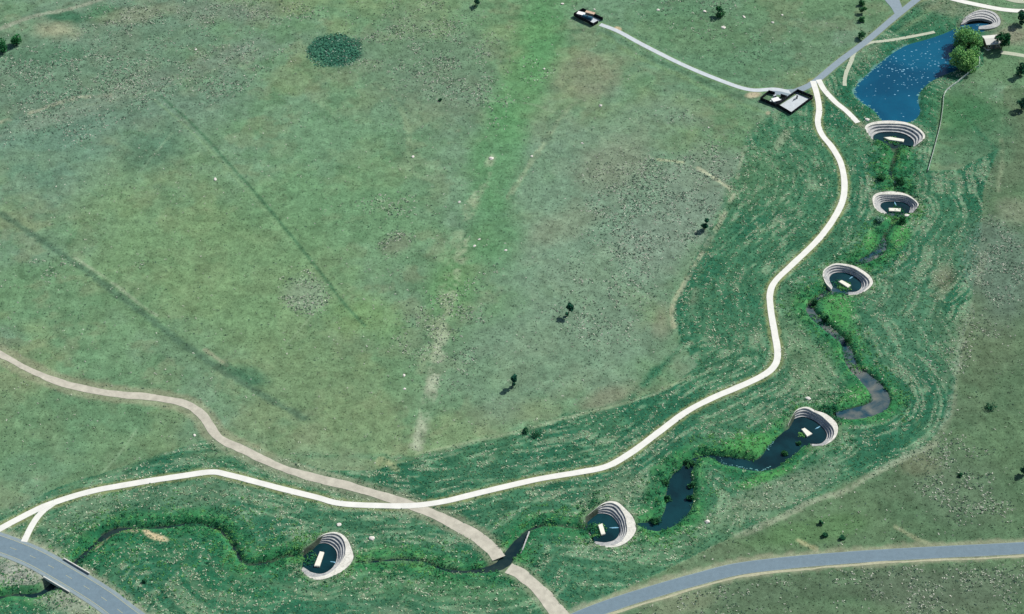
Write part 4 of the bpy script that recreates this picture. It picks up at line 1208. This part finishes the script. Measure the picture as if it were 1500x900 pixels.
def tufts(name, label, x, y, ji, rs, k, rad, hgt, colr, leaf):
    n = len(x)
    rep = np.repeat(np.arange(n), k)
    a = rs.uniform(0, 2 * math.pi, n * k); q = np.sqrt(rs.uniform(0, 1, n * k)) * rad[rep]
    c = np.column_stack([x[rep] + np.cos(a) * q, y[rep] + np.sin(a) * q, Z[ji][rep] + rs.uniform(0.1, 1, n * k) * hgt[rep] * (1 - 0.5 * q / rad[rep])])
    cr = colr[rep] * rs.uniform(0.75, 1.2, n * k)[:, None]
    v, f, cc = leaf_cloud(c, leaf[rep] * rs.uniform(0.7, 1.3, n * k), cr, rs, 1.5)
    o = np_mesh(name, v, f, M['tuft'], cc)
    tag(o, label, 'grass' if 'grass' in name else 'scrub', kind='stuff')
    return o


def pick(rs, n, *cols):
    c = np.array([lin(q) for q in cols])
    return c[rs.integers(0, len(c), n)]


# valley grass with straw rows
rs, x, y, ji = scatter(250000, 1)
dens = VALM * OKM * 0.8
m = rs.uniform(0, 1, len(x)) < dens[ji]
x, y = x[m], y[m]; ji = gi(x, y)
n = len(x)
s = STRK[ji] + 0.25 * (N1[ji] - 0.45) + rs.normal(0, 0.06, n) - 0.25 * (1 - sstep(2, 9, CREEK_D[ji]))
cc = pick(rs, n, (64, 114, 82), (48, 102, 76), (82, 126, 90), (108, 146, 102))
st = s > 0.55
cc[st] = pick(rs, int(st.sum()), (158, 176, 144), (140, 162, 126), (186, 198, 170))
tufts('valley_grass', 'streaky green and straw coloured grass filling the creek valley', x, y, ji, rs, 3, np.full(n, 0.45), rs.uniform(0.12, 0.4, n), cc, np.where(st, 0.31, 0.26))
# sage and rubble speckle on the uplands
sp = np.zeros(X.shape)
for args, s in [((960, 320, 90, 120, 30), 0.8), ((900, 440, 110, 60, -20), 0.35), ((640, 85, 130, 70, 0), 0.6), ((310, 90, 110, 40, -15), 0.6), ((100, 130, 170, 60, -15), 0.55), ((330, 20, 150, 26, 0), 0.4), ((450, 432, 30, 30, 0), 0.8), ((578, 360, 28, 18, -20), 0.9),
                ((590, 300, 60, 16, 0), 0.5), ((1390, 535, 60, 30, 0), 0.7), ((1410, 720, 90, 70, 20), 0.55), ((1450, 400, 60, 90, 0), 0.6), ((1150, 870, 220, 40, -8), 0.5), ((1420, 860, 120, 40, 0), 0.5), ((660, 470, 70, 90, 20), 0.45), ((1000, 15, 80, 30, 0), 0.3), ((60, 395, 40, 14, -10), 0.6), ((215, 392, 20, 12, 0), 0.7), ((1040, 240, 60, 60, 0), 0.6),
                ((50, 850, 70, 30, 25), 0.7), ((200, 35, 80, 30, -10), 0.5), ((1030, 40, 60, 30, 0), 0.25), ((1100, 60, 50, 30, 0), 0.15)]:
    sp = np.maximum(sp, blob(*args, nz=0.9) * s if len(args) == 5 else 0)
sp = np.maximum(sp * sstep(0.36, 0.58, N3) * 1.7, 0.022)
rs, x, y, ji = scatter(260000, 2)
m = (rs.uniform(0, 1, len(x)) < (sp * OKM * (1 - 0.8 * VALM))[ji])
x, y = x[m], y[m]; ji = gi(x, y); n = len(x)
cc = pick(rs, n, (76, 100, 86), (84, 108, 92), (66, 92, 78), (168, 178, 156), (186, 192, 174), (150, 164, 142), (196, 198, 182))
tufts('sage_scrub', 'speckled grey sage clumps and dry stalks over the upland', x, y, ji, rs, 3, rs.uniform(0.25, 0.6, n), rs.uniform(0.1, 0.45, n), cc, np.full(n, 0.30))
# short upland grass
rs, x, y, ji = scatter(110000, 3)
m = rs.uniform(0, 1, len(x)) < (OKM * (1 - VALM) * 0.75)[ji]
x, y = x[m], y[m]; ji = gi(x, y); n = len(x)
cc = col[ji] * rs.uniform(0.72, 1.28, n)[:, None] * (1 + rs.normal(0, 0.06, (n, 3)))
tufts('upland_grass', 'short dull green grass covering the open upland', x, y, ji, rs, 2, np.full(n, 0.4), np.full(n, 0.18), np.clip(cc, 0.01, 0.6), np.full(n, 0.26))
# riparian thicket: willows, cattails, rank grass
rs, x, y, ji = scatter(160000, 4)
e = CREEK_D + 6 * (N3 - 0.5)
OKT = ROADFREE & ~YARDM & (POND_E > 0.6) & ~(CREEK_D < np.where(CREEK_W < 3, -0.7, -0.1))
dens = OKT * VALM * np.where(e < 3, 1.0, np.where(e < 11, 0.45, 0)) * sstep(0.40, 0.52, fbm(X, Y, 11, 3, 1) + 0.3 * (N4 - .5))
isl = (CREEK_D < 0.2) & (CREEK_D > -6) & (U > 1170) & (V > 300) & (V < 545) & ROADFREE
dens = np.where(isl, 1.0 * sstep(0.40, 0.47, fbm(X, Y, 8, 2, 6)), dens)
ISL = isl
dens = np.where(np.hypot(U - 250, (V - 810) * 2.2) < 210, np.maximum(dens, 0.22 * sstep(0.45, .6, N3) * OKM), dens)
dens = np.where(np.hypot(U - 1100, (V - 660) * 2) < 70, np.maximum(dens, 0.5 * sstep(0.4, .6, N3) * OKM), dens)
for dr in DROPS[:6]:
    c = dr['I'].mean(0)
    bl = dr.get('block')
    if bl:
        ox, oy, f = dr['org']
        bc = np.mean([P(u, v_, -2)[:2] for u, v_ in zz(ox, oy, f, bl)], 0)
        ends = (dr['I'][0] + dr['I'][-1]) / 2
        w = 1 - sstep(1.8, 4.2, np.hypot(X - (bc[0] * .5 + ends[0] * .5), Y - (bc[1] * .5 + ends[1] * .5)) + 2 * (N4 - 0.5))
        if dr is DROPS[2]: w = 1 - sstep(0.8, 2.0, np.hypot(X - bc[0] + 1.8, Y - bc[1] + 1.2))
        dens = np.where(w > 0, np.maximum(dens, w * 0.9), dens)
        dr['veg'] = w
for dr in DROPS[:6]:
    if 'veg' in dr:
        c = dr['I'].mean(0)
        x = np.concatenate([x, c[0] + rs.uniform(-11, 11, 900)]); y = np.concatenate([y, c[1] + rs.uniform(-11, 11, 900)])
        dens = np.where(dr['ins'] & (dr['veg'] < 0.05), 0, dens)
ji = gi(x, y)
m = rs.uniform(0, 1, len(x)) < dens[ji]
x, y = x[m], y[m]; ji = gi(x, y); n = len(x)
tone = N3[ji] + 0.5 * (N4[ji] - 0.5)
cc = np.where((tone > 0.52)[:, None], pick(rs, n, (88, 148, 80), (72, 134, 74), (106, 160, 92)), pick(rs, n, (38, 96, 66), (54, 116, 70), (44, 104, 76)))
hh = rs.uniform(0.2, 0.9, n) * (0.6 + 0.8 * (tone < 0.5))
wl = ISL[ji]
Z[ji] = np.where(wl, np.maximum(Z[ji], B[ji] + CREEK_Z[ji] - 0.05), Z[ji])
hh = np.where(wl, rs.uniform(0.5, 1.6, n), hh)
for dr in DROPS[:6]:
    if 'veg' in dr:
        w = dr['veg'][ji] > 0.05
        Z[ji] = np.where(w, np.maximum(Z[ji], dr['z0'] - dr['depth'] + 0.36), Z[ji])
tufts('creek_thicket', 'rank willows, cattails and grass crowding the creek banks', x, y, ji, rs, 6, rs.uniform(0.5, 1.0, n), hh, cc, np.full(n, 0.3))

# pale flecks on the pond and stones along its left shore
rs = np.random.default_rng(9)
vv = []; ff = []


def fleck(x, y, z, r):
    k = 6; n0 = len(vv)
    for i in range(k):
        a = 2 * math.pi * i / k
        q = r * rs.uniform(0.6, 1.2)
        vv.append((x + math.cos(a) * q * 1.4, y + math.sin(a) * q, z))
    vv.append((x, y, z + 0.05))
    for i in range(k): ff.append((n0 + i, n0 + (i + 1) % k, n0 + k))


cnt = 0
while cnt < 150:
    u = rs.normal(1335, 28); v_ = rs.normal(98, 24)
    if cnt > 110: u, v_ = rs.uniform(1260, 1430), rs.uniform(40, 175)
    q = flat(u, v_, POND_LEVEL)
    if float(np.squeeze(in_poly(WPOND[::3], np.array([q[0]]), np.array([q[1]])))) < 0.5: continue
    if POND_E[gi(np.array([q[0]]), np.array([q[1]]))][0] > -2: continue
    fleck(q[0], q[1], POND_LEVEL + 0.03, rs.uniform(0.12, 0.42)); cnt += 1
tag(obj('pond_flecks', vv, ff, M['pale_blue']), 'pale flecks scattered over the blue pond', 'flecks', kind='stuff')
vv = []; ff = []
for p in WPOND:
    u, v_ = to_px(p[0], p[1], POND_LEVEL)
    dens = 2 if u < 1300 and v_ > 75 else (1 if (u > 1335 and v_ > 130) else 0.25)
    for _ in range(rs.poisson(dens)):
        fleck(p[0] + rs.normal(0, 0.5), p[1] + rs.normal(0, 0.5), POND_LEVEL + 0.06, rs.uniform(0.15, 0.5))
for px in ([(1058, 668), (1056, 674), (1062, 680), (1080, 684), (1100, 687), (1115, 689), (1128, 684)], [(1122, 660), (1132, 648)], [(971, 742), (974, 730)], [(1008, 752), (1013, 735)]):
    for p in path_px(px, 0.5, -2.0):
        if rs.uniform() < 0.75: fleck(p[0] + rs.normal(0, 0.3), p[1] + rs.normal(0, 0.3), float(H0(p[0], p[1])) - 1.98, rs.uniform(0.12, 0.4))
tag(obj('shore_stones', vv, ff, M['scum']), 'pale stones and scum along the water edges', 'stones', kind='stuff')
